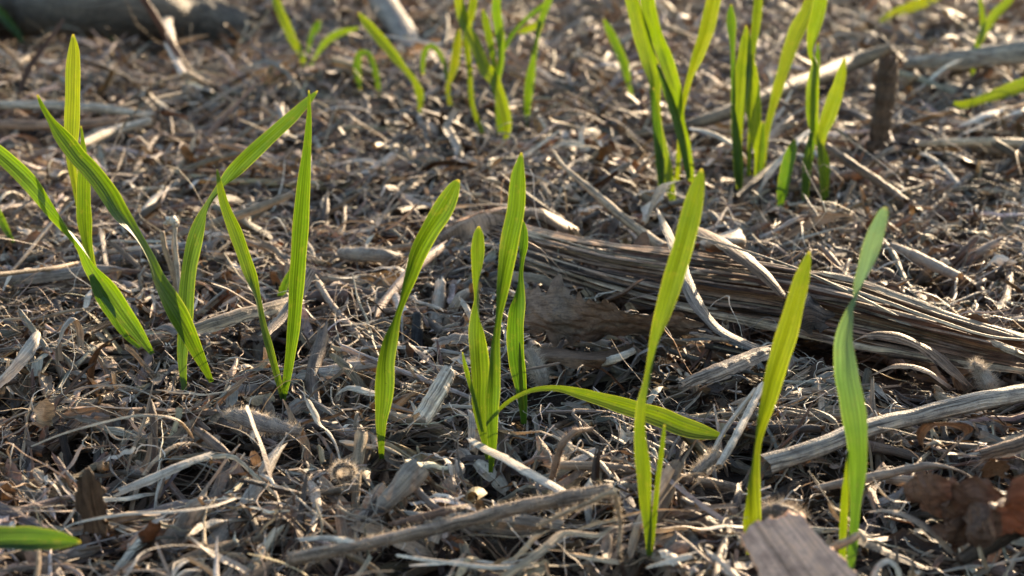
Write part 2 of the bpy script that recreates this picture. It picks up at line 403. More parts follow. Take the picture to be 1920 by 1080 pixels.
def blade(parent, pts, yb, lean=0., bow=0., pinch=(), tint=GREEN, th0=18., fold=.18, name='leaf_blade', tipdry=True, sgn=1, wscale=1.0, tip_sky_tint=None, mat=None, flips=False):
    """one leaf blade through photo pixels (x, y, apparent width); it stands in the plane Y = yb and leans in depth; it turns edge-on where narrow"""
    pts = [tuple(p) for p in pts]
    P, Wm = [], []
    for x, y, w in pts:
        Y = yb
        for _ in range(4):
            p = at(x, y, Y); z = max(p[2], 0); Y = yb + lean * z + bow * z * z * 10
        P.append(p); Wm.append(w * wscale * depth(p) / F)
    P = np.array(P); Wm = np.array(Wm); n = len(pts)
    Wr = Wm.copy(); th = np.zeros(n)
    lo = 0
    for k in sorted(pinch):
        nxt = min([q for q in sorted(pinch) if q > k] + [n])
        a = lo + int(np.argmax(Wm[lo:k])); b = k + 1 + int(np.argmax(Wm[k + 1:nxt]))
        for i in range(a + 1, b): Wr[i] = max(Wm[i], Wm[a] + (Wm[b] - Wm[a]) * (i - a) / (b - a))
        lo = b
    flip = 0
    for i in range(n):
        q = math.degrees(math.acos(min(1, Wm[i] / Wr[i]))) if Wr[i] > Wm[i] * 1.001 else 0.0
        if not flips: th[i] = q
        elif i in pinch: th[i] = 180 * flip + 90; flip += 1
        else: th[i] = 180 * flip + (q if any(k > i for k in pinch if abs(k - i) < 4 and k > i) else -q)
    d = spline(np.concatenate([P, Wr[:, None], np.radians(th * sgn)[:, None]], 1), 64)
    tint = np.asarray(tint) * rng.uniform(.82, 1.15) * np.array([rng.uniform(.85, 1.12), 1, 1])
    Pc, W, TH = d[:, :3], np.maximum(d[:, 3], .00004), d[:, 4]
    W = W * 1.03
    s = np.linspace(0, 1, 64)
    TH = TH + math.radians(th0) * np.sin(s * 5 + yb * 90) * np.clip(1 - np.abs(TH) / .9, 0, 1)
    T = np.gradient(Pc, axis=0); T /= np.linalg.norm(T, axis=1, keepdims=True)
    view = CAM - Pc; view /= np.linalg.norm(view, axis=1, keepdims=True)
    Sd = np.cross(T, view); Sd /= np.linalg.norm(Sd, axis=1, keepdims=True); Nn = np.cross(Sd, T)
    a = np.linspace(-1, 1, 9)
    c, si = np.cos(TH)[:, None, None], np.sin(TH)[:, None, None]
    side = Sd[:, None] * c + Nn[:, None] * si; nor = -Sd[:, None] * si + Nn[:, None] * c
    edge = a[None] * (1 + .03 * np.sin(s * 40 + 3 * a[-1])[:, None])
    V = Pc[:, None] + side * (edge * W[:, None] / 2)[..., None] + nor * ((np.abs(a)[None] ** 1.5 - .3) * fold * W[:, None])[..., None]
    V = V + nor * (.05 * np.sin(a * 5)[None] * W[:, None])[..., None]
    sl_ = np.concatenate([[0], np.cumsum(np.linalg.norm(np.diff(Pc, axis=0), axis=1))]) * 1000
    U = np.stack([np.broadcast_to(sl_[:, None], (64, 9)) + yb * 900, np.broadcast_to(a, (64, 9))], -1)
    i = np.arange(63)[:, None] * 9 + np.arange(8)
    Q = np.stack([i, i + 1, i + 10, i + 9], -1)
    tv = np.broadcast_to(tint, (64, 9, 3)) * (1 + .08 * wob(V, 0, 4)[..., None])
    if tip_sky_tint is not None:
        k = np.clip(1.5 - 2.2 * s, 0, 1)[:, None, None]; tv = tv * (1 - k) + np.asarray(tip_sky_tint) * k  # tip blended to a greyer waxy colour with sky reflection painted in
    if tipdry:
        k = .8 * np.clip(1 - sl_ / .9, 0, 1)[:, None, None]; tv = tv * (1 - k) + np.array([.34, .29, .17]) * k
    A = Acc(); A.add(V, Q, U, tv)
    o = A.build(name, mat or M_BLADE, parent)
    low = Pc[Pc[:, 2] < .02]
    if len(low) > 1: clear(low - np.array([0, 0, .002]), .0016, reach=.02, slope=.24)
    return o

def sheath(parent, base, w, tint=DEEP, up=.009, top=None):
    zs = np.linspace(-.014, up, 8); top = base if top is None else top
    P = np.stack([base[0] + (top[0] - base[0]) * np.clip(zs / up, 0, 1), base[1] + 0 * zs, base[2] + zs], 1)
    W = np.linspace(1.0, .85, 8) * w * math.pi
    V, Q, U = sweep(P[None], W[None], np.full((1, 8), 6.2), np.zeros((1, 8)), 10, centred=True)
    a = Acc(); a.add(V, Q, np.stack([U[..., 0], np.zeros_like(U[..., 0])], -1), tint * np.linspace(1.6, 1, 8)[None, :, None, None] ** .5 * np.array([1, 1, 1.0]))
    return a.build('sheath', M_BLADE, parent)

def seedling(label, base, blades, phrase=None, group='young wheat plants coming up through the straw', w=10):
    bx, by = base; b = at(bx, by, 0); yb = b[1]
    e = root_empty('wheat_seedling', label, 'wheat seedling', b, group)
    for bl in blades:
        bl = dict(bl); pts = bl.pop('pts'); off = bl.pop('off', 0.0)
        blade(e, pts, yb + off, **bl)
    sheath(e, b, min(w * depth(b) / F, .0024))
    if phrase: THINGS.append((bx, by, phrase))
    return e

seedling('far-left seedling whose long twisted leaf arches out past the picture edge', (284, 662), [
    dict(pts=[(-70, 228, 12), (-25, 270, 24), (15, 303, 30), (55, 342, 30), (95, 392, 24), (125, 430, 13), (150, 462, 11), (170, 500, 24), (200, 542, 36), (232, 588, 34), (262, 630, 22), (286, 664, 9)], pinch=(5,), lean=.25, tint=GREEN, sgn=-1),
    dict(pts=[(170, 515, 10), (188, 552, 22), (212, 592, 20), (236, 630, 10), (262, 652, 7)], off=.004, tint=DEEP)], 'the far-left arching seedling')
seedling('seedling with one tall broad upright leaf and a shorter one, behind the arching leaf', (240, 632), [
    dict(pts=[(137, 64, 4), (139, 90, 20), (138, 125, 27), (137, 190, 29), (135, 250, 27), (134, 300, 18), (140, 345, 12), (152, 400, 14), (164, 455, 15), (176, 510, 13), (205, 575, 11), (240, 634, 9)], off=.006, lean=.1, tint=LIME),
    dict(pts=[(152, 236, 3), (156, 268, 9), (158, 320, 26), (158, 370, 29), (159, 415, 27), (164, 460, 17), (172, 500, 12), (202, 568, 11), (238, 632, 9)], off=.003, tint=GREEN, th0=30)], 'the seedling with the tall upright leaf')
seedling('seedling leaning hard over, its long leaf twisted in the middle, tip bent outward', (396, 714), [
    dict(pts=[(70, 178, 4), (80, 200, 9), (97, 228, 14), (112, 250, 26), (129, 272, 33), (147, 296, 32), (168, 318, 32), (200, 360, 36), (225, 402, 30), (248, 432, 15), (279, 485, 11), (293, 520, 20), (317, 562, 32), (343, 605, 36), (367, 654, 25), (397, 716, 9)], pinch=(9,), lean=-.12, tint=GREEN)], 'the leaning twisted seedling')
seedling('seedling whose dark green leaf rises, pinches and bends away behind the V-shaped seedling', (345, 730), [
    dict(pts=[(596, 170, 3), (582, 185, 13), (550, 217, 21), (500, 262, 26), (452, 307, 27), (415, 350, 14), (392, 382, 9), (376, 418, 22), (358, 480, 28), (349, 550, 28), (347, 610, 27), (342, 668, 18), (346, 732, 10)], pinch=(6,), off=.004, lean=.35, tint=DEEP, sgn=-1)], 'the bent dark green blade')
seedling('V-shaped seedling of two straight leaves, the right one tall, flat and ribbed', (530, 746), [
    dict(pts=[(407, 317, 3), (411, 340, 10), (421, 382, 18), (443, 438, 25), (466, 505, 23), (481, 556, 10), (493, 612, 11), (507, 660, 14), (519, 704, 12), (530, 748, 8)], pinch=(5,), lean=.1, tint=GREEN),
    dict(pts=[(579, 169, 3), (580, 200, 7), (577, 268, 15), (571, 333, 23), (567, 380, 28), (561, 460, 29), (555, 543, 27), (550, 612, 23), (543, 672, 18), (536, 720, 13), (531, 750, 9)], lean=-.05, tint=GREEN, th0=12)], 'the V-shaped seedling')
seedling('tiny dark green seedling mostly hidden behind the flat ribbed leaf of the V-shaped one', (524, 556), [
    dict(pts=[(548, 500, 3), (541, 520, 13), (532, 540, 15), (524, 556, 9)], tint=DEEP)])
seedling('solitary S-shaped seedling, its single leaf waisted in the middle and rounded at the tip', (715, 856), [
    dict(pts=[(861, 337, 5), (855, 346, 19), (843, 370, 33), (829, 395, 37), (807, 428, 35), (784, 470, 31), (767, 518, 21), (752, 562, 9), (741, 594, 9), (730, 634, 23), (722, 680, 32), (721, 722, 34), (719, 755, 31), (715, 790, 21), (715, 830, 13), (716, 860, 10)], pinch=(7,), lean=.08, tint=GREEN)], 'the solitary S-shaped seedling')
seedling('clump seedling with a tall leaf, a waisted leaf and one leaf flopped over sideways', (917, 880), [
    dict(pts=[(978, 286, 4), (976, 303, 15), (973, 322, 25), (971, 354, 31), (968, 392, 34), (957, 445, 33), (946, 505, 28), (937, 562, 15), (931, 602, 9), (926, 645, 13), (925, 688, 20), (924, 722, 24), (922, 755, 26), (922, 795, 22), (923, 838, 15), (920, 886, 8)], pinch=(8,), lean=.05, tint=GREEN),
    dict(pts=[(898, 424, 4), (898, 434, 16), (897, 456, 24), (896, 495, 22), (894, 532, 11), (895, 562, 7), (894, 590, 17), (895, 628, 29), (898, 672, 34), (900, 712, 33), (899, 755, 28), (904, 798, 20), (909, 830, 10), (914, 862, 7)], pinch=(5,), off=.004, tint=DEEP, sgn=-1),
    dict(pts=[(867, 660, 2), (873, 688, 8), (880, 715, 8), (890, 752, 7), (905, 810, 6)], off=.002, tint=GREEN),
    dict(pts=[(1359, 817, 3), (1345, 816, 14), (1320, 811, 26), (1280, 800, 36), (1240, 783, 35), (1200, 770, 32), (1140, 752, 26), (1090, 738, 19), (1045, 728, 11), (1000, 731, 8), (966, 745, 7), (947, 758, 7), (932, 772, 6), (920, 786, 5)], off=.004, lean=0., tint=GREEN, th0=10)], 'the clump with the flopped leaf')
seedling('seedling with one pinched leaf and a thin new leaf, just behind the flopped-leaf clump', (982, 790), [
    dict(pts=[(979, 412, 3), (982, 430, 12), (982, 450, 15), (978, 480, 9), (974, 515, 6), (973, 542, 13), (968, 588, 28), (967, 628, 33), (969, 672, 32), (975, 715, 24), (980, 755, 16), (982, 795, 10)], pinch=(4,), tint=DEEP),
    dict(pts=[(974, 642, 2), (975, 670, 6), (977, 710, 8), (980, 770, 7)], off=-.002, tint=LIME)])
seedling('tall seedling with one long broad leaf and a thin shoot, crossing the flopped leaf', (1217, 1040), [
    dict(pts=[(1316, 316, 4), (1313, 332, 18), (1307, 356, 29), (1296, 402, 36), (1281, 460, 38), (1263, 522, 36), (1246, 582, 31), (1230, 637, 19), (1219, 690, 11), (1212, 728, 13), (1206, 755, 18), (1202, 794, 21), (1203, 838, 24), (1207, 888, 26), (1210, 938, 22), (1215, 988, 16), (1218, 1042, 11)], pinch=(8,), lean=.06, tint=GREEN, sgn=-1),
    dict(pts=[(1246, 796, 3), (1244, 815, 7), (1240, 848, 9), (1233, 904, 9), (1227, 970, 9), (1221, 1036, 8)], off=.002, tint=LIME, th0=5)], 'the tall broad-leaved seedling')
seedling('bright lime seedling with a single spear-shaped leaf rising behind the torn wood chunk', (1411, 1050), [
    dict(pts=[(1518, 471, 4), (1514, 488, 16), (1507, 512, 26), (1493, 562, 33), (1477, 620, 38), (1461, 670, 38), (1448, 712, 34), (1440, 744, 30), (1427, 788, 17), (1418, 828, 9), (1412, 882, 14), (1410, 938, 26), (1410, 988, 31), (1411, 1040, 22)], pinch=(9,), lean=.05, tint=LIME)], 'the lime spear-leaved seedling')
seedling('grey-green seedling with a paddle tip and twisted waist, in front of the broken hollow stalk', (1590, 1085), [
    dict(pts=[(1661, 388, 6), (1659, 394, 16), (1650, 419, 28), (1637, 458, 34), (1623, 504, 28), (1610, 538, 16), (1602, 565, 9), (1595, 592, 14), (1585, 638, 30), (1587, 682, 38), (1590, 714, 43), (1595, 740, 45), (1602, 782, 44), (1607, 828, 38), (1608, 882, 32), (1605, 932, 22), (1602, 982, 17), (1599, 1024, 18), (1592, 1080, 15)], pinch=(6,), lean=.05, tint=GREEN * np.array([1.25, 1.25, 1.6]), tip_sky_tint=(.12, .185, .13), mat=M_WAXY, flips=True, sgn=-1),
    dict(pts=[(1591, 845, 2), (1588, 882, 7), (1585, 922, 13), (1582, 972, 14), (1580, 1008, 13), (1581, 1060, 12), (1588, 1082, 9)], off=.002, tint=LIME, th0=5)], 'the grey-green seedling')
# a leaf tip of a plant outside the frame, close to the lens
e = root_empty('wheat_seedling', 'blurred leaf tip poking in from the picture edge low over the litter', 'wheat seedling', at(-190, 1090, 0), 'young wheat plants coming up through the straw')
blade(e, [(152, 1016, 4), (132, 1014, 20), (104, 1012, 34), (62, 1011, 44), (10, 1011, 48), (-40, 1014, 46), (-90, 1022, 38), (-130, 1036, 26), (-165, 1062, 16), (-190, 1095, 11)], .375, lean=0, tint=DEEP * np.array([.9, 1.0, 1.2]), th0=30)

seedling('blurred back-row seedling of two leaves in a narrow V with a third angled off', (1262, 378), [
    dict(pts=[(1170, -60, 5), (1176, -30, 18), (1188, 10, 26), (1202, 60, 31), (1214, 105, 30), (1225, 150, 22), (1226, 195, 15), (1231, 240, 15), (1240, 285, 21), (1250, 330, 24), (1258, 362, 15), (1264, 385, 9)], pinch=(6,), lean=.1, tint=LIME),
    dict(pts=[(1208, -60, 8), (1212, -20, 22), (1217, 20, 27), (1230, 60, 22), (1247, 110, 26), (1262, 155, 24), (1273, 195, 17), (1281, 240, 14), (1287, 275, 16), (1293, 315, 15), (1298, 345, 10)], pinch=(7,), off=.008, tint=LIME, sgn=-1),
    dict(pts=[(1232, 120, 5), (1250, 170, 14), (1268, 225, 16), (1282, 280, 15), (1292, 335, 9)], off=.003, tint=DEEP),
    dict(pts=[(1224, 165, 6), (1231, 230, 16), (1236, 290, 17), (1240, 355, 10)], off=-.002, tint=DEEP),
    dict(pts=[(1350, -60, 6), (1343, -25, 22), (1334, 15, 27), (1323, 60, 26), (1308, 103, 22), (1293, 145, 12), (1283, 185, 10), (1277, 215, 9), (1274, 270, 9), (1270, 340, 9)], off=.012, tint=LIME)], 'the back-row V of crossing leaves')
seedling('back-row cluster seedling of four upright leaves behind the curled white straw', (1388, 352), [
    dict(pts=[(1371, 8, 3), (1370, 25, 13), (1371, 48, 17), (1373, 80, 10), (1374, 120, 8), (1375, 180, 8), (1375, 240, 7), (1380, 330, 7)], tint=DEEP),
    dict(pts=[(1399, 48, 3), (1398, 75, 18), (1395, 105, 25), (1391, 140, 29), (1387, 190, 23), (1384, 235, 18), (1383, 285, 18), (1384, 330, 15), (1386, 356, 9)], lean=.05, tint=LIME),
    dict(pts=[(1406, 100, 6), (1408, 130, 20), (1410, 165, 26), (1413, 210, 27), (1417, 250, 22), (1420, 285, 12), (1418, 340, 8)], off=.004, tint=LIME),
    dict(pts=[(1425, -60, 6), (1423, -20, 15), (1420, 15, 17), (1416, 55, 15), (1411, 95, 11), (1409, 150, 8), (1404, 330, 8)], off=.007, tint=GREEN),
    dict(pts=[(1374, 195, 5), (1380, 260, 16), (1385, 310, 18), (1388, 354, 10)], off=-.003, tint=DEEP),
    dict(pts=[(1431, 228, 4), (1429, 280, 12), (1423, 342, 9)], off=.002, tint=DEEP)], 'the back-row cluster of upright leaves')
seedling('back-row seedling with one long leaf slanting up over the grey stalk', (1428, 330), [
    dict(pts=[(1534, -50, 5), (1526, -15, 18), (1513, 22, 26), (1494, 60, 30), (1481, 95, 27), (1470, 130, 22), (1459, 165, 20), (1449, 200, 14), (1440, 235, 11), (1432, 280, 12), (1428, 332, 9)], off=.006, lean=.05, tint=LIME)])
seedling('back-row forked seedling with one dry-tipped fork leaning toward the upright brown stub', (1545, 372), [
    dict(pts=[(1584, 109, 4), (1579, 135, 17), (1572, 163, 23), (1562, 192, 27), (1552, 220, 26), (1541, 252, 18), (1538, 290, 11), (1541, 340, 9), (1545, 378, 8)], lean=.05, tint=LIME),
    dict(pts=[(1545, -60, 8), (1541, -15, 22), (1534, 25, 26), (1526, 60, 22), (1522, 100, 10), (1530, 120, 12), (1526, 150, 20), (1522, 185, 23), (1523, 222, 22), (1530, 255, 14), (1548, 300, 12), (1549, 370, 9)], pinch=(4,), off=.004, tint=LIME, sgn=-1),
    dict(pts=[(1534, 80, 3), (1533, 110, 9), (1530, 160, 10), (1527, 240, 9), (1516, 320, 10), (1512, 372, 8)], off=.008, tint=DEEP),
    dict(pts=[(1521, 248, 6), (1514, 300, 16), (1510, 350, 14), (1509, 382, 8)], off=-.003, tint=DEEP)], 'the back-row forked seedling')
seedling('short dark green back-row seedling half buried below the white curled straw', (1464, 385), [
    dict(pts=[(1490, 262, 6), (1484, 285, 20), (1477, 310, 24), (1470, 340, 22), (1465, 368, 18), (1463, 388, 10)], off=-.004, tint=DEEP)])
seedling('dense blurred seedling at the top middle with three crossing leaves', (945, 262), [
    dict(pts=[(854, -60, 6), (858, -25, 17), (863, 10, 19), (872, 50, 17), (886, 75, 18), (898, 105, 20), (910, 130, 24), (924, 147, 22), (935, 175, 20), (944, 205, 21), (950, 232, 17), (948, 268, 8)], pinch=(3,), tint=LIME),
    dict(pts=[(893, -60, 6), (890, -20, 14), (886, 15, 15), (879, 45, 13), (875, 75, 12), (880, 130, 10), (886, 200, 9), (905, 250, 8)], off=.008, tint=LIME),
    dict(pts=[(938, -60, 6), (934, -20, 16), (931, 15, 17), (935, 50, 17), (938, 85, 13), (938, 115, 11), (930, 160, 13), (938, 210, 10), (942, 250, 8)], pinch=(5,), off=.004, tint=GREEN),
    dict(pts=[(905, 18, 4), (910, 35, 12), (916, 65, 13), (922, 95, 11), (928, 140, 8), (936, 250, 8)], off=.012, tint=LIME)], 'the dense blurred seedling in the back')
seedling('blurred back seedling with a stubby yellow-lit leaf, beside the dense one', (850, 205), [
    dict(pts=[(861, 55, 5), (858, 75, 14), (855, 100, 15), (852, 125, 16), (847, 142, 12), (840, 165, 9), (849, 215, 8)], tint=LIME)])
seedling('blurred back seedling bent at a right angle high up beside a pale dry stem', (990, 232), [
    dict(pts=[(1040, -30, 6), (1028, 3, 14), (1018, 30, 13), (1010, 55, 9), (1004, 88, 8), (999, 118, 11), (994, 148, 17), (990, 180, 15), (988, 210, 11), (989, 238, 7)], tint=GREEN),
    dict(pts=[(972, 62, 4), (985, 56, 12), (1000, 50, 13), (1014, 42, 10), (1008, 66, 7), (1003, 100, 6)], off=.002, tint=LIME),
    dict(pts=[(945, 95, 6), (955, 72, 9), (972, 50, 7), (1000, 25, 9), (1024, 8, 10)], off=.006, tint=DEEP)], None)
seedling('blurred back seedling with one long leaf slanting up beside a low arching leaf', (788, 222), [
    dict(pts=[(672, 24, 4), (684, 40, 14), (706, 66, 19), (728, 92, 18), (746, 114, 15), (762, 133, 10), (777, 152, 11), (788, 178, 15), (788, 200, 9), (788, 224, 6)], tint=LIME),
    dict(pts=[(793, 140, 6), (793, 118, 9), (798, 95, 10), (808, 86, 8), (821, 96, 9), (833, 118, 8), (838, 150, 6)], off=.005, tint=DEEP)], 'the slanting blurred seedling')
seedling('small blurred seedling whose leaf folds over in an upside-down U', (712, 182), [
    dict(pts=[(675, 168, 6), (671, 145, 13), (670, 120, 15), (676, 101, 12), (688, 100, 10), (698, 118, 10), (706, 145, 10), (712, 184, 7)], tint=DEEP)], None)
seedling('blurred seedling with one leaf straight up and another bowing sideways, near the top', (572, 130), [
    dict(pts=[(511, -40, 5), (515, -5, 14), (525, 22, 15), (537, 48, 16), (551, 78, 16), (564, 100, 13), (572, 132, 7)], tint=LIME),
    dict(pts=[(672, 52, 4), (652, 57, 10), (632, 64, 13), (612, 78, 13), (596, 100, 8), (580, 128, 6)], off=.003, tint=GREEN),
    dict(pts=[(598, 38, 6), (594, 50, 14), (585, 66, 10), (577, 100, 6)], off=.01, tint=DEEP)], 'the blurred two-leaf seedling at the back')
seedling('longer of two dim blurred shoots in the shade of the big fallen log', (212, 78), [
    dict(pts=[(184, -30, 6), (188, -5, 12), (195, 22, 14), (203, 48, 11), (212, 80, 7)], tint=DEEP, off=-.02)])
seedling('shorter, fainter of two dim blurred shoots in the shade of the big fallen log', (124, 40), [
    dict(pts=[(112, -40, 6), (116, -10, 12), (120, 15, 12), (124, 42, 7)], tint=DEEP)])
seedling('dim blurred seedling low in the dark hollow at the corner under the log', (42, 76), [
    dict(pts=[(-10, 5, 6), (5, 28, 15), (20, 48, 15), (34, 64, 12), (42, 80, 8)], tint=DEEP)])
seedling('dark green shoot cut by the picture edge below the far-left arching leaf', (25, 452), [
    dict(pts=[(-30, 350, 5), (-14, 380, 14), (2, 412, 15), (15, 438, 11), (25, 455, 7)], tint=DEEP)])
seedling('blurred seedling with a single sunlit leaf slanting up and away above the brown stub', (1650, 36), [
    dict(pts=[(1800, -40, 8), (1770, -16, 15), (1735, 2, 18), (1700, 16, 18), (1672, 27, 13), (1650, 40, 8)], off=-.08, tint=LIME)])
seedling('blurred seedling standing before the pale log with its leaf bent to one side', (1824, 140), [
    dict(pts=[(1906, -20, 6), (1890, 3, 15), (1868, 25, 18), (1852, 48, 17), (1841, 68, 14), (1830, 92, 10), (1824, 118, 9), (1824, 144, 6)], tint=LIME),
    dict(pts=[(1836, -10, 6), (1841, 20, 9), (1843, 50, 10), (1838, 80, 7)], off=.003, tint=GREEN)])
seedling('blurred leaf lying almost flat in from the picture edge above bleached straw slivers', (1788, 196), [
    dict(pts=[(1990, 135, 10), (1950, 150, 24), (1910, 163, 27), (1868, 178, 22), (1830, 190, 14), (1806, 196, 14), (1788, 193, 7)], off=-.07, lean=0, tint=LIME)])
seedling('thin blurred shoot half lit yellow, beside the back-row narrow V of leaves', (1188, 190), [
    dict(pts=[(1132, 36, 4), (1140, 52, 12), (1151, 76, 15), (1162, 100, 15), (1171, 124, 16), (1177, 150, 10), (1187, 192, 6)], tint=GREEN)])

# ------------------------------------------------------------------ large dry pieces one can pick out
G_ = None
_, P, W = thing_rod('broken_stalk', 'thick weathered hollow stalk, snapped ragged at one end, lying behind the grey-green seedling', 'stalk',
    [(1434, 872, 40, .005), (1520, 845, 37, .006), (1620, 806, 35, .007), (1730, 778, 33, .008), (1840, 752, 37, .009), (1930, 735, 33, .009), (2030, 706, 32, .009)], GREY * .95 + TAN * .1, mat=M_STALK, rough=.03, jag=.22, cols=17, groove=.012)
THINGS.append((1480, 860, 'the thick broken hollow stalk'))

e = root_empty('split_stalk', 'long split dry stalk bundle of parallel fibre strips lying across behind the tall seedlings', 'stalk', at(1400, 560, 0))
def strip(name, pts, tint, **kw): return rod(name, pts, tint, parent=e, **kw)
UP = np.array([(880, 392, .010), (1000, 420, .013), (1150, 452, .016), (1300, 468, .018), (1450, 492, .018), (1600, 520, .018), (1760, 578, .016), (1960, 640, .014)])
LO = np.array([(860, 440, .002), (970, 492, .003), (1130, 548, .003), (1290, 588, .003), (1450, 612, .003), (1600, 645, .003), (1760, 672, .003), (1960, 700, .003)])
UPs, LOs = spline(UP, 60), spline(LO, 60)
sheet('stalk_wall', [[tuple(q * .93 + w * .07) for q, w in zip(UPs[k::6], LOs[k::6])] for k in (15,)] + [[tuple(q * (1 - f) + w * f - np.array([0, 0, .002])) for q, w in zip(UPs[15::6], LOs[15::6])] for f in (.35, .7, 1.0)], BROWN * .95, M_STALK, n=(90, 40), noise=.0016, rag=.002, parent=e)
for k in range(72):
    f = (k + rng.random()) / 72; u0 = rng.uniform(-.15, .62); u1 = min(1.0, u0 + rng.uniform(.10, .5) + (.2 if k % 3 == 0 else .04)); u0 = max(0, u0)
    df = rng.normal(0, .12); pts = []
    for u in np.linspace(u0, u1, 7):
        i = min(58, int(u * 59)); g = min(1.0, max(.03, f + df * (u - u0) * 2 + .012 * math.sin(u * 17 + k)))
        q = UPs[i] * (1 - g) + LOs[i] * g
        w = np.exp(rng.normal(0, .12)) * (7 + 17 * (k * .618 % 1) ** 1.5) * (2.0 if k % 5 == 2 else 1.0) * (.55 if u in (u0, u1) else 1.0)
        pts.append((q[0], q[1], w, max(.002, q[2] + .0015 + .0022 * (k * .377 % 1) + (.0025 * rng.random() if u in (u0, u1) else 0))))
    c = (BROWN * 1.7, BROWN * 1.1, TAN * .72, TAN * 1.0, RUST * 1.3, BROWN * 2.1, DARK * 1.2)[k % 7]
    strip('fibre_strip', pts, c, phi=(.5 if k % 5 == 2 else rng.uniform(.9, 2.2)), mat=M_STALK, cols=(21 if k % 5 == 2 else 11), groove=.03, jag=1.2, roll=rng.normal(0, .3), S=30, keep=False)
strip('fibre_strip', [(1290, 420, 16, .022), (1340, 445, 38, .026), (1400, 485, 44, .026), (1450, 530, 36, .020), (1490, 575, 20, .012)], BROWN * 1.2, phi=1.2, mat=M_STALK, cols=25, groove=.03, jag=.8)
strip('fibre_strip', [(1300, 440, 9, .028), (1400, 470, 9, .030), (1500, 505, 10, .030), (1590, 545, 12, .026), (1680, 590, 9, .020)], TAN * .7, phi=2.0, mat=M_STALK, jag=.6)
strip('fibre_strip', [(1560, 530, 10, .026), (1650, 560, 13, .027), (1760, 600, 13, .025), (1850, 628, 11, .022), (1960, 640, 9, .02)], TAN, phi=2.0, mat=M_STALK, jag=.8)
THINGS.append((1480, 610, 'the split stalk bundle'))

thing_rod('dead_twig', 'thin tan twig slanting down onto the split stalk bundle with a sharp upper tip', 'twig', [(1037, 284, 5, .026), (1067, 322, 9, .024), (1112, 360, 15, .021), (1160, 402, 17, .018), (1215, 445, 19, .015), (1290, 492, 20, .014)], TAN * .8 + BROWN * .2, mat=M_STALK, jag=.6)
_, P, W = thing_rod('straw_strip', 'wide flat grey-brown straw strip bent down across the split stalk bundle', 'straw', [(1232, 392, 5, .032), (1250, 430, 17, .030), (1275, 488, 24, .027), (1290, 530, 28, .024), (1315, 580, 30, .018), (1350, 618, 32, .012), (1400, 644, 32, .008), (1445, 662, 14, .006)], GREY * .5 + BROWN * .2, phi=.8, jag=.7, S=44, cols=19, mat=M_STALK, groove=.015)
sheet('x', [[(1470, 560, .014), (1500, 545, .018), (1530, 560, .020)], [(1490, 590, .012), (1525, 585, .016), (1555, 590, .014)], [(1515, 625, .008), (1530, 625, .009), (1545, 620, .010)]], DARK, M_STALK, n=(14, 18), noise=.001)
tag(bpy.data.objects['x'], 'blackened folded scrap of husk hanging off the split stalk behind the lime spear leaf', 'husk scrap'); bpy.data.objects['x'].name = 'husk_scrap'

def named_sheet(name, label, cat, net, tint, phrase=None, **kw):
    o, A = sheet(name, net, tint, **kw); tag(o, label, cat)
    if phrase: THINGS.append((*phrase[:2], phrase[2]))
    return o, A
named_sheet('dead_leaf', 'broad crumpled grey-brown dead leaf standing on edge under the split stalk bundle', 'dead leaf', [
    [(982, 548, .024), (1050, 545, .026), (1110, 560, .026), (1180, 585, .024), (1290, 590, .020)],
    [(985, 590, .016), (1050, 590, .018), (1115, 600, .016), (1190, 610, .016), (1295, 612, .013)],
    [(990, 625, .008), (1050, 630, .008), (1110, 640, .004), (1190, 628, .006), (1300, 630, .005)]], np.array([.165, .128, .104]), n=(70, 40), noise=.0017, rag=.0022, mat=M_HUSK, crease=.002, phrase=(1080, 610, 'the broad crumpled dead leaf'))
named_sheet('dead_leaf', 'curved brown dead leaf fragment lying in shadow under the broad crumpled leaf', 'dead leaf', [
    [(985, 650, .006), (1050, 655, .009), (1120, 660, .008), (1190, 645, .007)],
    [(1000, 668, .010), (1060, 672, .011), (1120, 676, .010), (1185, 660, .007)],
    [(1020, 682, .008), (1075, 690, .008), (1125, 690, .006), (1175, 672, .004)]], BROWN * .9, n=(36, 16), noise=.0008, mat=M_HUSK)
e = root_empty('wood_chunk', 'blurred flat chunk of pinkish wood with dark grain streaks and a torn lit edge', 'wood chunk', at(1500, 1090, .36))
sheet('slab', [[(1385, 1012, .374), (1450, 978, .377), (1497, 972, .379)], [(1420, 1070, .367), (1490, 1040, .370), (1550, 1030, .372)], [(1465, 1150, .359), (1545, 1120, .362), (1620, 1100, .364)]], np.array([.80, .47, .32]), M_CHUNK, n=(44, 44), noise=.00022, rag=.0003, thick=.0016, uvrot=True, top_rag=.0004, keep=False, parent=e)
for k in range(16):
    f = (k + rng.random() * .8) / 16; x0, y0, Y0 = 1387 + 110 * f, 1012 - 40 * f - 10 * math.sin(f * 3.1), .3743 + .005 * f
    ln = rng.uniform(4, 17)
    rod('splinter', [(x0 + 6, y0 + 14, rng.uniform(7, 14), Y0 - .001), (x0, y0 - 1, rng.uniform(6, 11), Y0), (x0 - rng.uniform(0, 6), y0 - ln, 3, Y0 + .001)], TAN * .9, parent=e, mat=M_STALK, S=8, phi=2.4, keep=False, jag=.3)
THINGS.append((1480, 1060, 'the torn wood chunk'))

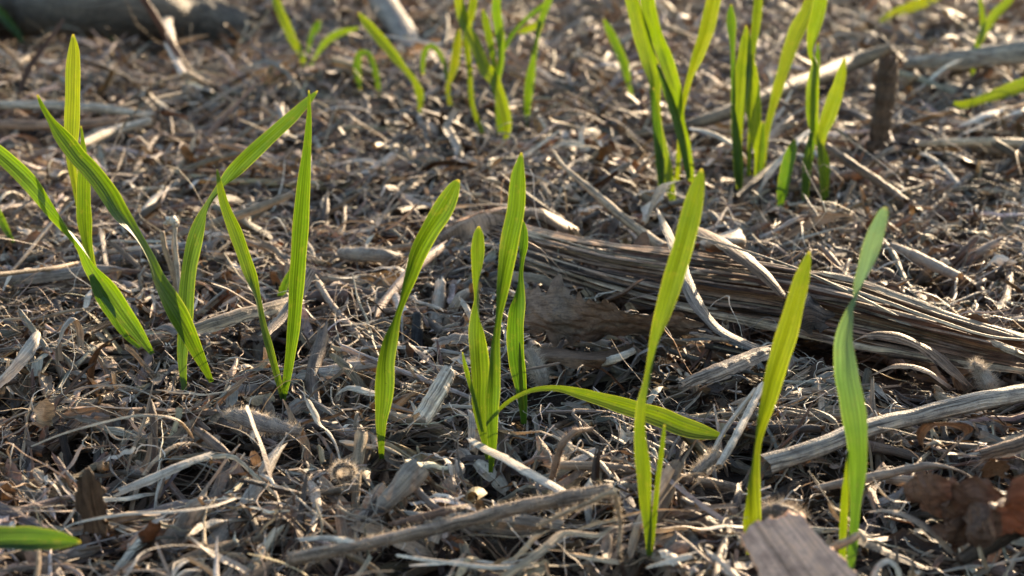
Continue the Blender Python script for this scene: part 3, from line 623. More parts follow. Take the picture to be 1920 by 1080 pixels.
# curled brown dead leaf of several lobes
e = root_empty('curled_dead_leaf', 'crumpled red-brown dead leaf curled into lobes at the edge beside the grey-green seedling', 'dead leaf', at(1820, 1010, 0))
LB = np.array([.125, .077, .058])
sheet('leaf_lobe', [[(1698, 905, .018), (1730, 890, .025), (1770, 888, .028), (1795, 905, .024)], [(1706, 930, .014), (1740, 925, .020), (1775, 925, .022), (1800, 935, .018)], [(1730, 960, .008), (1765, 965, .010), (1790, 962, .010), (1810, 960, .010)]], LB * 1.15, n=(48, 44), noise=.0019, rag=.0005, parent=e, mat=M_HUSK, hi=7, crease=.0028)
sheet('leaf_lobe', [[(1765, 945, .022), (1790, 900, .030), (1840, 890, .033), (1890, 925, .028)], [(1765, 960, .012), (1800, 940, .022), (1850, 935, .026), (1885, 960, .020)], [(1780, 985, .008), (1805, 975, .012), (1850, 980, .014), (1880, 985, .012)]], LB, n=(48, 44), noise=.0019, rag=.0005, parent=e, mat=M_HUSK, hi=7, crease=.0028)
sheet('leaf_lobe', [[(1745, 985, .014), (1785, 965, .018), (1818, 962, .016)], [(1770, 1010, .010), (1795, 1000, .012), (1815, 1000, .010)], [(1790, 1035, .002), (1805, 1025, .004), (1820, 1025, .004)]], LB * 1.2, n=(48, 44), noise=.0019, rag=.0005, parent=e, mat=M_HUSK, hi=7, crease=.0028)
sheet('leaf_lobe', [[(1818, 960, .020), (1840, 948, .024), (1860, 955, .022)], [(1815, 990, .018), (1838, 985, .022), (1858, 985, .016)], [(1815, 1015, .006), (1835, 1025, .008), (1850, 1018, .006)]], LB * 1.1, n=(48, 44), noise=.0019, rag=.0005, parent=e, mat=M_HUSK, hi=7, crease=.0028)
sheet('leaf_lobe', [[(1870, 940, .036), (1905, 895, .044), (1950, 880, .046)], [(1862, 970, .024), (1900, 950, .030), (1950, 950, .030)], [(1862, 1000, .008), (1895, 985, .012), (1940, 990, .010)]], LB * 1.2, n=(48, 44), noise=.0022, rag=.0005, parent=e, mat=M_CURL, hi=5, crease=.0030)
THINGS.append((1770, 960, 'the crumpled red-brown leaf'))
named_sheet('dead_leaf', 'small upright scrap of brown leaf behind the crumpled red-brown leaf', 'dead leaf', [[(1840, 872, .016), (1865, 858, .020), (1890, 866, .018)], [(1835, 900, .006), (1860, 895, .008), (1885, 895, .006)]], BROWN * .8, n=(20, 16), noise=.001, mat=M_HUSK)
thing_rod('straw_strip', 'pale brown folded straw blade curving down in front of the crumpled red-brown leaf', 'straw', [(1628, 960, 8, .010), (1660, 957, 18, .012), (1697, 965, 22, .013), (1735, 985, 26, .012), (1765, 1012, 28, .009), (1790, 1040, 14, .006)], PINK * .75, phi=1.2, jag=.7, cols=13)
thing_rod('dark_twig', 'thick dark brown twig running out of the picture under the crumpled red-brown leaf', 'twig', [(1800, 1052, 22, .006), (1840, 1030, 34, .008), (1890, 998, 40, .010), (1940, 970, 42, .012), (1990, 940, 42, .014)], DARK * 1.1, mat=M_STALK, cap=True, groove=.02)
thing_rod('straw_sliver', 'bright upright splinter in front of the dark twig', 'splinter', [(1836, 1024, 8, .016), (1842, 1045, 11, .012), (1852, 1068, 9, .006)], PALE, phi=1.5, jag=.9)
thing_rod('straw_sliver', 'short pale folded sliver poking up between the grey-green seedling and the crumpled leaf', 'splinter', [(1638, 897, 8, .018), (1650, 918, 10, .015), (1668, 936, 10, .011), (1690, 940, 6, .008), (1706, 942, 4, .006)], PALE, phi=1.6, jag=.6)

thing_rod('straw_stalk', 'long straw with a thin curved tail between the broken stalk and the crumpled leaf', 'straw', [(1526, 918, 13, .006), (1580, 906, 16, .007), (1640, 894, 17, .008), (1700, 880, 16, .009), (1745, 872, 11, .010), (1790, 880, 5, .010), (1830, 900, 4, .006)], PINK * .8, jag=.5)
thing_rod('fine_stem', 'thin pinkish vertical dry stem standing in front of the flopped leaf tip', 'stem', [(1338, 758, 4, .51), (1346, 800, 6, .505), (1354, 850, 7, .50), (1366, 900, 6, .50), (1375, 940, 6, .495), (1377, 972, 6, .49)], PINK * .8, jag=.3, rough=.12, mat=M_STALK)
thing_rod('straw_stalk', 'bleached grey straw slanting up behind the lime spear leaf, the thicker of the crossing two', 'straw', [(1347, 874, 13, .006), (1372, 832, 15, .009), (1400, 780, 15, .012), (1428, 725, 14, .016)], PALE * .75, jag=.5)
thing_rod('straw_stalk', 'thin bleached straw parallel to the thicker one behind the flopped leaf tip', 'straw', [(1336, 846, 8, .006), (1360, 805, 9, .009), (1390, 765, 9, .012), (1418, 728, 8, .016)], PALE * .7, jag=.5)
thing_rod('wood_splinter', 'chunky grey-brown splinter with streaked grain lying below the wide bent strip', 'splinter', [(1278, 716, 22, .006), (1320, 700, 44, .009), (1370, 680, 46, .010), (1410, 664, 42, .010), (1440, 654, 34, .010)], PINK * .6 + GREY * .15, phi=2.8, mat=M_STALK, groove=.03, jag=.3, cols=19)
thing_rod('straw_stalk', 'short pale cream straw end lying below the broad crumpled dead leaf', 'straw', [(1124, 682, 13, .007), (1145, 676, 16, .009), (1165, 669, 15, .010), (1188, 658, 12, .010)], PALE, jag=.3)
thing_rod('straw_strip', 'long flat pale straw strip slanting down through the base of the flopped-leaf clump', 'straw', [(882, 822, 14, .008), (905, 838, 24, .010), (945, 858, 27, .011), (990, 884, 28, .011), (1035, 910, 28, .010), (1075, 934, 24, .008)], PALE * .72, phi=.7, jag=.7, cols=13)
thing_rod('bark_piece', 'whitish bark-flecked stalk piece with a broken end between the S-shaped seedling and the clump', 'stalk piece', [(786, 782, 34, .010), (800, 762, 38, .012), (815, 738, 36, .015), (832, 708, 32, .018), (842, 690, 28, .020)], PALE * .95, phi=4.2, mat=M_STALK, jag=.15, cols=19)
thing_rod('charred_stub', 'black charred upright stub behind the S-shaped seedling', 'stub', [(784, 590, 20, .61), (783, 620, 23, .605), (780, 660, 22, .60), (777, 700, 22, .595)], BLACK, mat=M_STALK, cap=True)
thing_rod('straw_stalk', 'pale grey upright straw behind the charred stub', 'straw', [(826, 524, 18, .66), (824, 555, 25, .655), (817, 590, 28, .65), (812, 620, 24, .645)], PALE * .75, phi=4, jag=.3)
e = root_empty('split_wood', 'bleached streaky split wood piece lying behind the bent and V-shaped seedlings', 'wood piece', at(450, 610, 0))
rod('wood_slab', [(358, 616, 38, .010), (400, 604, 48, .012), (450, 588, 48, .013), (500, 576, 44, .013), (560, 556, 36, .012)], TAN * .8 + PINK * .2, phi=2.4, mat=M_STALK, groove=.03, jag=.3, cols=21, parent=e)
rod('loose_fibre', [(490, 632, 18, .012), (530, 590, 24, .015), (560, 545, 28, .020), (582, 505, 24, .026)], PINK * .8, phi=2.0, mat=M_STALK, groove=.02, jag=.4, parent=e)
THINGS.append((440, 600, 'the bleached split wood piece'))
e = root_empty('dried_flower_stalk', 'pale upright dried floret with a knobbly top on two thin stems', 'dried floret', at(333, 560, 0))
yb = gy(560)
_, P, W = rod('stem', [(328, 425, 9, yb), (327, 460, 11, yb), (331, 500, 12, yb), (336, 560, 10, yb)], PALE * .85, parent=e, cap=True)
_, P, W = rod('stem', [(304, 434, 8, yb - .002), (308, 462, 10, yb - .002), (322, 505, 10, yb - .001), (334, 555, 9, yb)], TAN * 1.1, parent=e, cap=True)
rod('seed_head', [(312, 424, 8, yb), (320, 415, 13, yb), (330, 420, 14, yb - .001), (336, 424, 7, yb - .001)], PALE, parent=e, cap=True, rough=.3)
THINGS.append((330, 540, 'the dried floret'))

# furry pieces
def furry(name, label, cat, pts, tint, nh, L, htint=PALE * .8, bias=(0, 0, .3), **kw):
    P3 = at(*pts[len(pts) // 2][:2], pts[len(pts) // 2][3])
    e = root_empty(name, label, cat, P3)
    o, P, W = rod('stem', pts, tint, parent=e, cap=True, **kw)
    hairs(P, W, nh, L, htint, e, bias)
    return e
furry('hairy_stalk', 'long hairy grey-brown stem lying low across the bottom toward the tall broad-leaved seedling', 'stem', [(-30, 1042, 22, .006), (150, 1022, 24, .007), (300, 1002, 26, .008), (440, 985, 26, .009), (560, 968, 26, .010), (680, 950, 24, .010), (800, 930, 26, .010)][:0] + [(540, 1050, 26, .005), (640, 1030, 24, .006), (760, 1004, 24, .007), (870, 978, 25, .008), (970, 952, 26, .010), (1060, 936, 30, .011), (1150, 922, 30, .012)], PINK * .75, 500, .0016, mat=M_STALK)
furry('hairy_stalk', 'thin hairy bent stem dropping down at the end of the long hairy stem', 'stem', [(1010, 985, 7, .012), (1060, 962, 8, .016), (1110, 940, 9, .020), (1144, 924, 10, .023), (1158, 950, 9, .016), (1163, 985, 8, .010), (1160, 1040, 7, .004)], TAN * .7, 260, .0011)
furry('bristly_stem', 'rough bristly brown arching stem behind the tall broad-leaved seedling', 'stem', [(1035, 895, 12, .004), (1045, 860, 13, .010), (1056, 830, 13, .015), (1075, 812, 12, .017), (1110, 804, 8, .016)], BROWN * 1.5, 180, .0009, PINK)
furry('fluffy_plume', 'fluffy pale seed plume behind the flopped leaf, next to the pinched seedling', 'plume', [(993, 655, 12, .014), (1003, 680, 24, .010), (1013, 705, 28, .006), (1018, 722, 16, .003)], GREY * .8, 420, .0022)
furry('fluffy_plume', 'fluffy grey feathered tuft in the litter right of the split stalk end', 'plume', [(1826, 680, 8, .012), (1840, 695, 20, .009), (1852, 716, 24, .006), (1860, 738, 14, .002)], GREY, 600, .0022)
furry('woolly_bud', 'woolly grey bud lying behind the pale split sliver in front of the V-shaped seedling', 'bud', [(425, 778, 10, .003), (455, 784, 30, .005), (490, 794, 34, .005), (530, 804, 24, .004), (565, 810, 12, .003)], np.array([.28, .235, .20]), 900, .0017)
furry('woolly_bud', 'small hairy cocoon-like bud on the shaded litter left of the S-shaped seedling, far behind', 'bud', [(640, 474, 20, .003), (680, 478, 28, .005), (720, 480, 26, .005), (750, 482, 14, .003)], GREY * .9, 400, .0015)
t_ = np.linspace(0.4, 6.4, 12)
furry('fuzzy_ring', 'fuzzy dark ring fringed with white hairs in front of the S-shaped seedling', 'dried calyx', [(645 + 17 * math.cos(q), 885 - 13 * math.sin(q), 10, .007 + .003 * math.sin(q)) for q in t_], DARK, 420, .0016, PALE)
furry('hairy_stalk', 'hairy grey stem end below the broken hollow stalk, between the lime and tall seedlings', 'stem', [(1300, 890, 16, .003), (1325, 868, 20, .005), (1350, 852, 18, .006)], GREY * .8, 380, .0020)
furry('hairy_husk', 'dark husk fringed with grey hairs behind the torn wood chunk', 'husk', [(1430, 965, 22, .008), (1465, 962, 34, .011), (1500, 975, 24, .008)], DARK * 1.3, 420, .0024, GREY)

# bark, wood and curls
named_sheet('bark_chip', 'dark brown notched bark chip standing upright at the left of the foreground', 'bark chip', [[(143, 896, .020), (168, 892, .022), (190, 900, .020)], [(150, 940, .012), (175, 940, .014), (198, 945, .012)], [(158, 1000, .002), (185, 1003, .003), (208, 995, .002)]], BROWN * .8, mat=M_STALK, n=(18, 26), noise=.0006, thick=.0006, uvrot=True, top_rag=.002)
thing_rod('charred_stub', 'dark charred upright splinter behind the dark bark chip', 'stub', [(114, 800, 13, .50), (122, 840, 17, .497), (131, 880, 20, .494), (137, 930, 22, .49)], DARK * .8, mat=M_STALK, cap=True)
thing_rod('straw_strip', 'upright tan straw slat beside the dark charred splinter', 'straw', [(117, 850, 13, .495), (117, 890, 14, .492), (116, 930, 14, .488)], TAN * .9, phi=.8, jag=.3)
thing_rod('straw_stalk', 'pale flat stalk lying diagonally in front of the V-shaped seedling', 'straw', [(216, 922, 22, .006), (270, 900, 27, .008), (330, 873, 25, .010), (395, 850, 18, .010)], PALE * .8, phi=2.6, jag=.4, cols=15)
thing_rod('straw_arch', 'long thin straw arching over the litter in the left foreground', 'straw', [(60, 836, 8, .006), (120, 812, 10, .012), (200, 790, 10, .018), (270, 778, 10, .022), (320, 782, 9, .020), (348, 800, 8, .014), (362, 822, 6, .008)], TAN * .9 + PALE * .2, phi=2.2)
thing_rod('straw_arch', 'long pale bowed straw lying low below the diagonal flat stalk', 'straw', [(100, 1004, 5, .006), (130, 985, 10, .010), (175, 972, 12, .013), (235, 963, 14, .014), (330, 958, 14, .012), (390, 950, 12, .010), (440, 934, 10, .008)], PALE * .75, phi=1.8)
named_sheet('bark_piece', 'small white upright scrap of flaking bark at the left of the foreground', 'bark scrap', [[(70, 754, .020), (86, 750, .022), (104, 756, .020)], [(66, 775, .012), (84, 775, .014), (100, 778, .012)], [(64, 800, .004), (84, 802, .004), (102, 800, .003)]], PALE * 1.1, mat=M_STALK, n=(16, 16), noise=.001)
thing_rod('bark_strip', 'reddish-brown rough bark strip lying under the long hairy stem', 'bark strip', [(735, 980, 14, .006), (775, 968, 26, .009), (820, 956, 28, .011), (850, 950, 20, .011), (876, 946, 8, .010)], RUST * .75, phi=2.6, mat=M_STALK, rough=.12, jag=.5)
thing_rod('straw_strip', 'pale split straw with a forked tail standing in front of the V-shaped seedling', 'straw', [(576, 748, 10, .020), (588, 770, 17, .017), (602, 796, 19, .013), (612, 806, 12, .011), (628, 830, 5, .008), (638, 862, 4, .004)], PALE * .8, phi=1.0)
thing_rod('straw_strip', 'wide folded grey straw strip at the left edge of the picture', 'straw', [(-30, 735, 44, .004), (10, 705, 44, .010), (38, 670, 38, .016), (58, 640, 26, .020), (70, 622, 12, .020)], GREY * 1.15, phi=2.4, jag=.4, cols=17, groove=.02)
thing_rod('straw_arch', 'grey hook-shaped straw bent over left of the arching seedling base', 'straw', [(112, 680, 15, .004), (110, 645, 17, .012), (120, 612, 18, .018), (136, 597, 18, .020), (148, 612, 16, .016), (152, 650, 15, .008)], GREY * 1.15, phi=1.4)
thing_rod('wood_splinter', 'cream splintered wood pieces end lying at the bottom edge, middle left', 'splinter', [(560, 1010, 18, .006), (610, 1006, 26, .008), (660, 1012, 24, .008)], PALE, phi=1.8, mat=M_STALK, groove=.03, jag=.6)
thing_rod('straw_strip', 'orange-tan straw strip lying parallel to the bottom edge below the tall seedling', 'straw', [(1072, 1038, 18, .006), (1110, 1044, 22, .008), (1160, 1052, 20, .008)], TAN * 1.2, phi=1.2, mat=M_STALK, jag=.6)
thing_rod('straw_stalk', 'long pale straw lying along the bottom of the picture under the hairy stem', 'straw', [(745, 1040, 10, .005), (830, 1052, 13, .007), (930, 1062, 15, .008), (1000, 1058, 14, .008)], PALE * .7, phi=2.4)
thing_rod('straw_stalk', 'tan straw rising diagonally from the bottom edge to the bent hairy stem', 'straw', [(930, 1090, 18, .005), (980, 1055, 20, .009), (1020, 1025, 20, .011), (1055, 998, 18, .012), (1130, 1000, 14, .012), (1150, 985, 8, .014)], TAN, phi=2.4, jag=.5)
# small blurred pieces next to the wood chunk
thing_rod('straw_sliver', 'blurred hook of tan straw crossing the foot of the grey-green seedling', 'straw', [(1545, 1055, 10, .385), (1560, 1030, 16, .385), (1590, 1015, 15, .383), (1615, 1003, 13, .382), (1622, 1014, 10, .380)], TAN * 1.1, jag=.4)
thing_rod('straw_sliver', 'blurred curl of pale straw at the bottom edge right of the grey-green seedling', 'straw', [(1630, 1100, 10, .37), (1645, 1062, 18, .372), (1665, 1050, 20, .373), (1682, 1062, 18, .372), (1690, 1100, 10, .37)], PALE * .8, phi=1.6, jag=.4)
thing_rod('straw_sliver', 'blurred bright splinter leaning on the torn wood chunk', 'splinter', [(1325, 1032, 9, .385), (1350, 1050, 18, .382), (1375, 1075, 22, .378), (1400, 1105, 20, .372)], PALE * .85, phi=1.6, jag=.4)
thing_rod('straw_sliver', 'blurred splinter pair at the bottom edge just in front of the tall broad-leaved seedling', 'splinter', [(1215, 1062, 12, .006), (1255, 1050, 22, .009), (1300, 1038, 20, .010)], PALE * .9, phi=2.0, jag=.6)

# right side: curls and fibres
thing_rod('curled_strip', 'brown leathery strap curled into a loop right of the grey-green seedling', 'curled strip', [(1728, 836, 14, .010), (1728, 812, 18, .018), (1750, 795, 20, .024), (1790, 795, 22, .024), (1815, 812, 20, .018), (1790, 835, 18, .012), (1760, 862, 12, .006)], BROWN * 1.1, phi=.9, jag=.4, roll=.7, mat=M_STALK)
thing_rod('curled_strip', 'small striped curl of husk inside the brown leathery strap', 'curled strip', [(1732, 845, 14, .010), (1750, 828, 26, .014), (1768, 838, 20, .010)], TAN * .75, phi=1.6, mat=M_STALK, groove=.03)
thing_rod('wood_splinter', 'ridged grey-brown wood piece cut by the picture edge under the broken stalk', 'splinter', [(1838, 850, 34, .008), (1880, 838, 44, .011), (1930, 822, 46, .013), (1980, 805, 44, .013)], BROWN * 1.5, phi=2.8, mat=M_STALK, groove=.04, cols=23)
thing_rod('fibre_tuft', 'wavy ribbon of dark fibres draped below the split stalk on the right', 'fibre ribbon', [(1600, 640, 20, .010), (1640, 624, 40, .016), (1690, 630, 50, .016), (1740, 655, 46, .012), (1785, 690, 36, .008), (1815, 720, 16, .004)], BROWN * 1.5, phi=1.3, mat=M_STALK, groove=.05, cols=29, jag=.6)
thing_rod('fibre_tuft', 'thinner curved fibre ribbon just in front of the wavy one', 'fibre ribbon', [(1640, 700, 12, .008), (1680, 684, 24, .012), (1730, 690, 28, .011), (1775, 720, 20, .006)], BROWN * 1.8, phi=1.3, mat=M_STALK, groove=.05, cols=21, jag=.6)
thing_rod('fibre_tuft', 'bristly lit fibre strip end at the right edge beside the fluffy grey tuft', 'fibre ribbon', [(1865, 640, 20, .014), (1895, 655, 34, .014), (1930, 670, 36, .012), (1980, 690, 36, .010)], TAN * .9, phi=1.5, mat=M_STALK, groove=.05, cols=21, jag=.9)
named_sheet('rolled_leaf', 'grey papery rolled leaf with a glowing orange mouth above the split stalk', 'rolled leaf', [[(1310, 452, .006), (1350, 438, .016), (1375, 430, .018), (1397, 440, .010)], [(1320, 462, .014), (1350, 455, .022), (1380, 450, .022), (1400, 462, .012)], [(1325, 475, .006), (1355, 472, .010), (1382, 470, .010), (1396, 475, .006)]], np.array([.42, .34, .27]), n=(26, 18), noise=.0016)
thing_rod('straw_stalk', 'short grey straw end lying behind the grey-green paddle tip', 'straw', [(1672, 458, 12, .008), (1715, 478, 22, .010), (1760, 500, 22, .010), (1800, 518, 18, .010)], PINK * .9, phi=4.5, jag=.3)
# the back: fallen logs, stalks and curls (soft in the picture)
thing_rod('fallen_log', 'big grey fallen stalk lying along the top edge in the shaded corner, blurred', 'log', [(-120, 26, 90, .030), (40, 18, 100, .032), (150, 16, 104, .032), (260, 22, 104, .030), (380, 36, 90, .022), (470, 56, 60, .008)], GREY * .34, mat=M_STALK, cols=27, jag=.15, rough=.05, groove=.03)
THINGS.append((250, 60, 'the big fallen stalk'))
thing_rod('grey_stalk', 'smooth grey stalk leaning up out of the top edge behind the slanting seedling, blurred', 'stalk', [(690, -60, 46, 1.62), (715, 0, 48, 1.58), (748, 50, 47, 1.52), (775, 95, 44, 1.45), (792, 140, 40, 1.38)], GREY * .95, mat=M_STALK, cols=17, jag=.2, rough=.02)
thing_rod('dark_twig', 'dark thin twig leaning diagonally from the top edge into the litter, blurred', 'twig', [(262, -12, 12, 1.22), (290, 30, 13, 1.22), (325, 90, 14, 1.22), (355, 138, 13, 1.22), (385, 185, 11, 1.22)], np.array([.15, .07, .045]), mat=M_STALK, cap=True)
thing_rod('dry_blade', 'pale curved dry blade beside the dark leaning twig at the top, blurred', 'dry blade', [(338, -20, 18, .045), (318, 20, 24, .035), (318, 65, 22, .025), (325, 95, 20, .018), (350, 150, 16, .006)], PALE * .95, phi=1.2)
thing_rod('grey_stalk', 'long grey stalk rising behind the back-row seedlings toward the brown stub, blurred', 'stalk', [(1180, 255, 14, .006), (1290, 236, 22, .010), (1400, 195, 27, .014), (1520, 150, 32, .018), (1600, 118, 32, .020), (1668, 92, 22, .018)], TAN * .6, mat=M_STALK, cols=17, rough=.03)
thing_rod('pale_log', 'pale thick stalk lying at the top right edge behind the bent blurred seedling', 'log', [(1700, 118, 20, .014), (1760, 116, 34, .018), (1840, 108, 40, .020), (1930, 96, 42, .020), (2010, 84, 42, .020)], PALE * .55, mat=M_STALK, cols=21, rough=.04, groove=.02)
thing_rod('brown_stub', 'upright dark brown stub with a frayed top behind the back-row forked seedling', 'stub', [(1668, 108, 34, .925), (1664, 150, 38, .925), (1658, 200, 38, .925), (1650, 250, 36, .925), (1644, 290, 36, .925)], BROWN * .7, mat=M_STALK, cols=23, jag=.25, groove=.02)
THINGS.append((1648, 285, 'the upright brown stub'))
thing_rod('straw_arch', 'white curled straw arching in front of the back-row cluster, the left one', 'straw', [(1296, 240, 16, .022), (1325, 246, 20, .024), (1360, 262, 20, .022), (1390, 285, 16, .015), (1405, 312, 12, .006)], PALE * .9, phi=1.8)
thing_rod('straw_arch', 'long whitish straw sweeping up under the back-row forked seedling', 'straw', [(1418, 362, 12, .004), (1440, 325, 17, .012), (1475, 285, 18, .020), (1515, 246, 16, .026), (1560, 224, 9, .028)], PALE * .85, phi=1.8)
thing_rod('straw_arch', 'small white hook of straw between the back-row cluster and the forked seedling', 'straw', [(1470, 290, 8, .016), (1490, 287, 12, .018), (1510, 293, 13, .018), (1525, 308, 12, .014), (1537, 330, 8, .008)], PALE, phi=1.6)
thing_rod('straw_stalk', 'dark brown stalk slanting down behind the short half-buried seedling', 'stalk', [(1380, 372, 12, .006), (1430, 330, 18, .010), (1480, 290, 14, .014)], DARK * 1.2, mat=M_STALK)
thing_rod('dark_twig', 'brown twig slanting down from the forked seedling toward the paddle-tipped one', 'twig', [(1550, 275, 14, .016), (1600, 310, 16, .014), (1660, 350, 16, .010), (1700, 378, 12, .008)], BROWN * 1.1, mat=M_STALK)
thing_rod('straw_strip', 'upper of two parallel bleached straw slivers under the flat blurred leaf', 'straw', [(1800, 236, 14, .014), (1840, 218, 26, .018), (1880, 205, 24, .020), (1930, 190, 14, .020)], PALE, phi=1.0)
thing_rod('straw_strip', 'lower bleached sliver at the right edge, parallel to the one above', 'straw', [(1805, 250, 10, .010), (1850, 232, 18, .014), (1900, 212, 16, .016), (1940, 196, 10, .016)], PALE * 1.05, phi=1.0)
thing_rod('straw_stalk', 'long tan stalk lying level near the right edge below the bleached slivers', 'stalk', [(1720, 272, 14, .006), (1800, 268, 18, .008), (1880, 268, 20, .008), (1960, 274, 18, .008)], TAN * .95, mat=M_STALK)
thing_rod('straw_stalk', 'bent straw elbow on the litter left of the bleached slivers', 'straw', [(1716, 300, 7, .005), (1732, 288, 10, .012), (1755, 300, 10, .010), (1800, 345, 9, .006)], PALE * .8, phi=2.2)
thing_rod('straw_stalk', 'long pale straw lying level in the sunlit ridge at the upper left', 'straw', [(-30, 198, 16, .008), (80, 198, 18, .010), (190, 204, 18, .010), (290, 218, 12, .008)], PALE * .75, mat=M_STALK)
thing_rod('straw_stalk', 'brown stalk lying level at the left edge behind the tall upright leaf', 'stalk', [(-30, 232, 18, .006), (60, 236, 20, .008), (170, 232, 18, .008), (240, 222, 12, .008)], BROWN * 1.7, mat=M_STALK)
thing_rod('dead_twig', 'slanting rod from the sunlit ridge down to the upright leaf at left', 'twig', [(150, 272, 14, .008), (220, 245, 18, .012), (280, 228, 16, .012)], PALE * .7, mat=M_STALK)

# ------------------------------------------------------------------ the litter: thousands of dry pieces dropped one by one
def half_width(y): return .37 * y + .11
def scatter(n, y0, y1, dens):
    """n places in the wedge the picture sees, a little beyond its edges"""
    out = np.zeros((0, 2))
    while len(out) < n:
        y = rng.uniform(y0, y1, 4 * n); x = rng.uniform(-.93, .93, 4 * n)
        ok = (np.abs(x) < half_width(y)) & (rng.random(4 * n) < dens(y))
        out = np.concatenate([out, np.stack([x, y], 1)[ok]])
    return out[:n]

def pieces(n, kind, S, xy, sc=1.0):
    """centre lines (flat), widths, arcs, tints of n pieces of one kind; the far ones are as large as the near ones"""
    r = rng.random
    th = rng.uniform(0, 2 * math.pi, n)
    if kind == 'strip':
        L = np.exp(rng.normal(math.log(.021), .5, n)); Wd = np.exp(rng.normal(math.log(.0012), .7, n)); phi = rng.uniform(.3, 2.6, n); kap = rng.normal(0, .25, n)
    elif kind == 'thread':
        L = np.exp(rng.normal(math.log(.024), .5, n)); Wd = np.exp(rng.normal(math.log(.00042), .35, n)); phi = np.full(n, 2.6); kap = rng.normal(0, .8, n)
    elif kind == 'tube':
        L = np.exp(rng.normal(math.log(.026), .6, n)); Wd = np.exp(rng.normal(math.log(.0056), .4, n)); phi = rng.uniform(3.4, 6.1, n); kap = rng.normal(0, .1, n)
    else:                                                # scrap
        L = np.exp(rng.normal(math.log(.009), .45, n)); Wd = L * rng.uniform(.2, .6, n); phi = rng.uniform(.3, 2.4, n); kap = rng.normal(0, .3, n)
    if kind == 'scrap': L = np.minimum(L, .012); Wd = np.minimum(Wd, .0045)
    L = np.clip(L * sc, .003, .085); Wd = np.minimum(Wd * sc, .012 if kind == 'tube' else .0046)
    t = np.linspace(-1, 1, S)
    a = th[:, None] + kap[:, None] * t + rng.normal(0, .18, n)[:, None] * np.sin(3 * t + rng.uniform(0, 6, n)[:, None])
    if kind == 'thread': a = a + rng.normal(0, .55, n)[:, None] * np.sin(5 * t + rng.uniform(0, 6, n)[:, None])
    ds = (L / (S - 1))[:, None]
    X = np.cumsum(np.cos(a) * ds, 1); Y = np.cumsum(np.sin(a) * ds, 1)
    X += xy[:, :1] - X.mean(1, keepdims=True); Y += xy[:, 1:] - Y.mean(1, keepdims=True)
    prof = np.ones((n, S))
    p0, p1 = rng.uniform(0, 1, (2, n, 1)) ** (1 if kind != 'tube' else .25)
    u = (t + 1) / 2
    prof *= np.clip(p0 + (1 - p0) * np.minimum(1, u / .25), .12, 1) * np.clip(p1 + (1 - p1) * np.minimum(1, (1 - u) / .25), .12, 1)
    prof *= 1 + .10 * np.sin(u * 9 + rng.uniform(0, 6, (n, 1))) + .06 * np.sin(u * 23 + rng.uniform(0, 6, (n, 1)))
    pal = np.array([TAN, GREY, PALE * .85, PINK * .85, BROWN, DARK, RUST, TAN * .65, GREY * .6])
    pr = {'strip': (.23, .17, .18, .15, .12, .06, .003, .07, .03), 'thread': (.27, .20, .27, .13, .05, .02, .003, .05, .02),
          'tube': (.25, .20, .10, .16, .12, .05, .01, .07, .04), 'scrap': (.16, .18, .04, .18, .20, .10, .005, .09, .06)}[kind]
    ci = rng.choice(len(pal), n, p=np.array(pr) / sum(pr))
    tint = pal[ci] * rng.uniform(.5, 1.4, (n, 1)) * (1 + rng.normal(0, .04, (n, 3)))
    return dict(kind=kind, L=L, W=Wd, phi=phi, X=X, Y=Y, prof=prof, tint=tint, ci=ci, th=th, S=S)

def pair_weights(S):
    t = np.linspace(-1, 1, S); I = [(i, j) for i in range(S) for j in range(S) if t[i] < -.05 and t[j] > .05]
    i, j = np.array(I).T; return t, i, j, t[j] / (t[j] - t[i]), -t[i] / (t[j] - t[i])

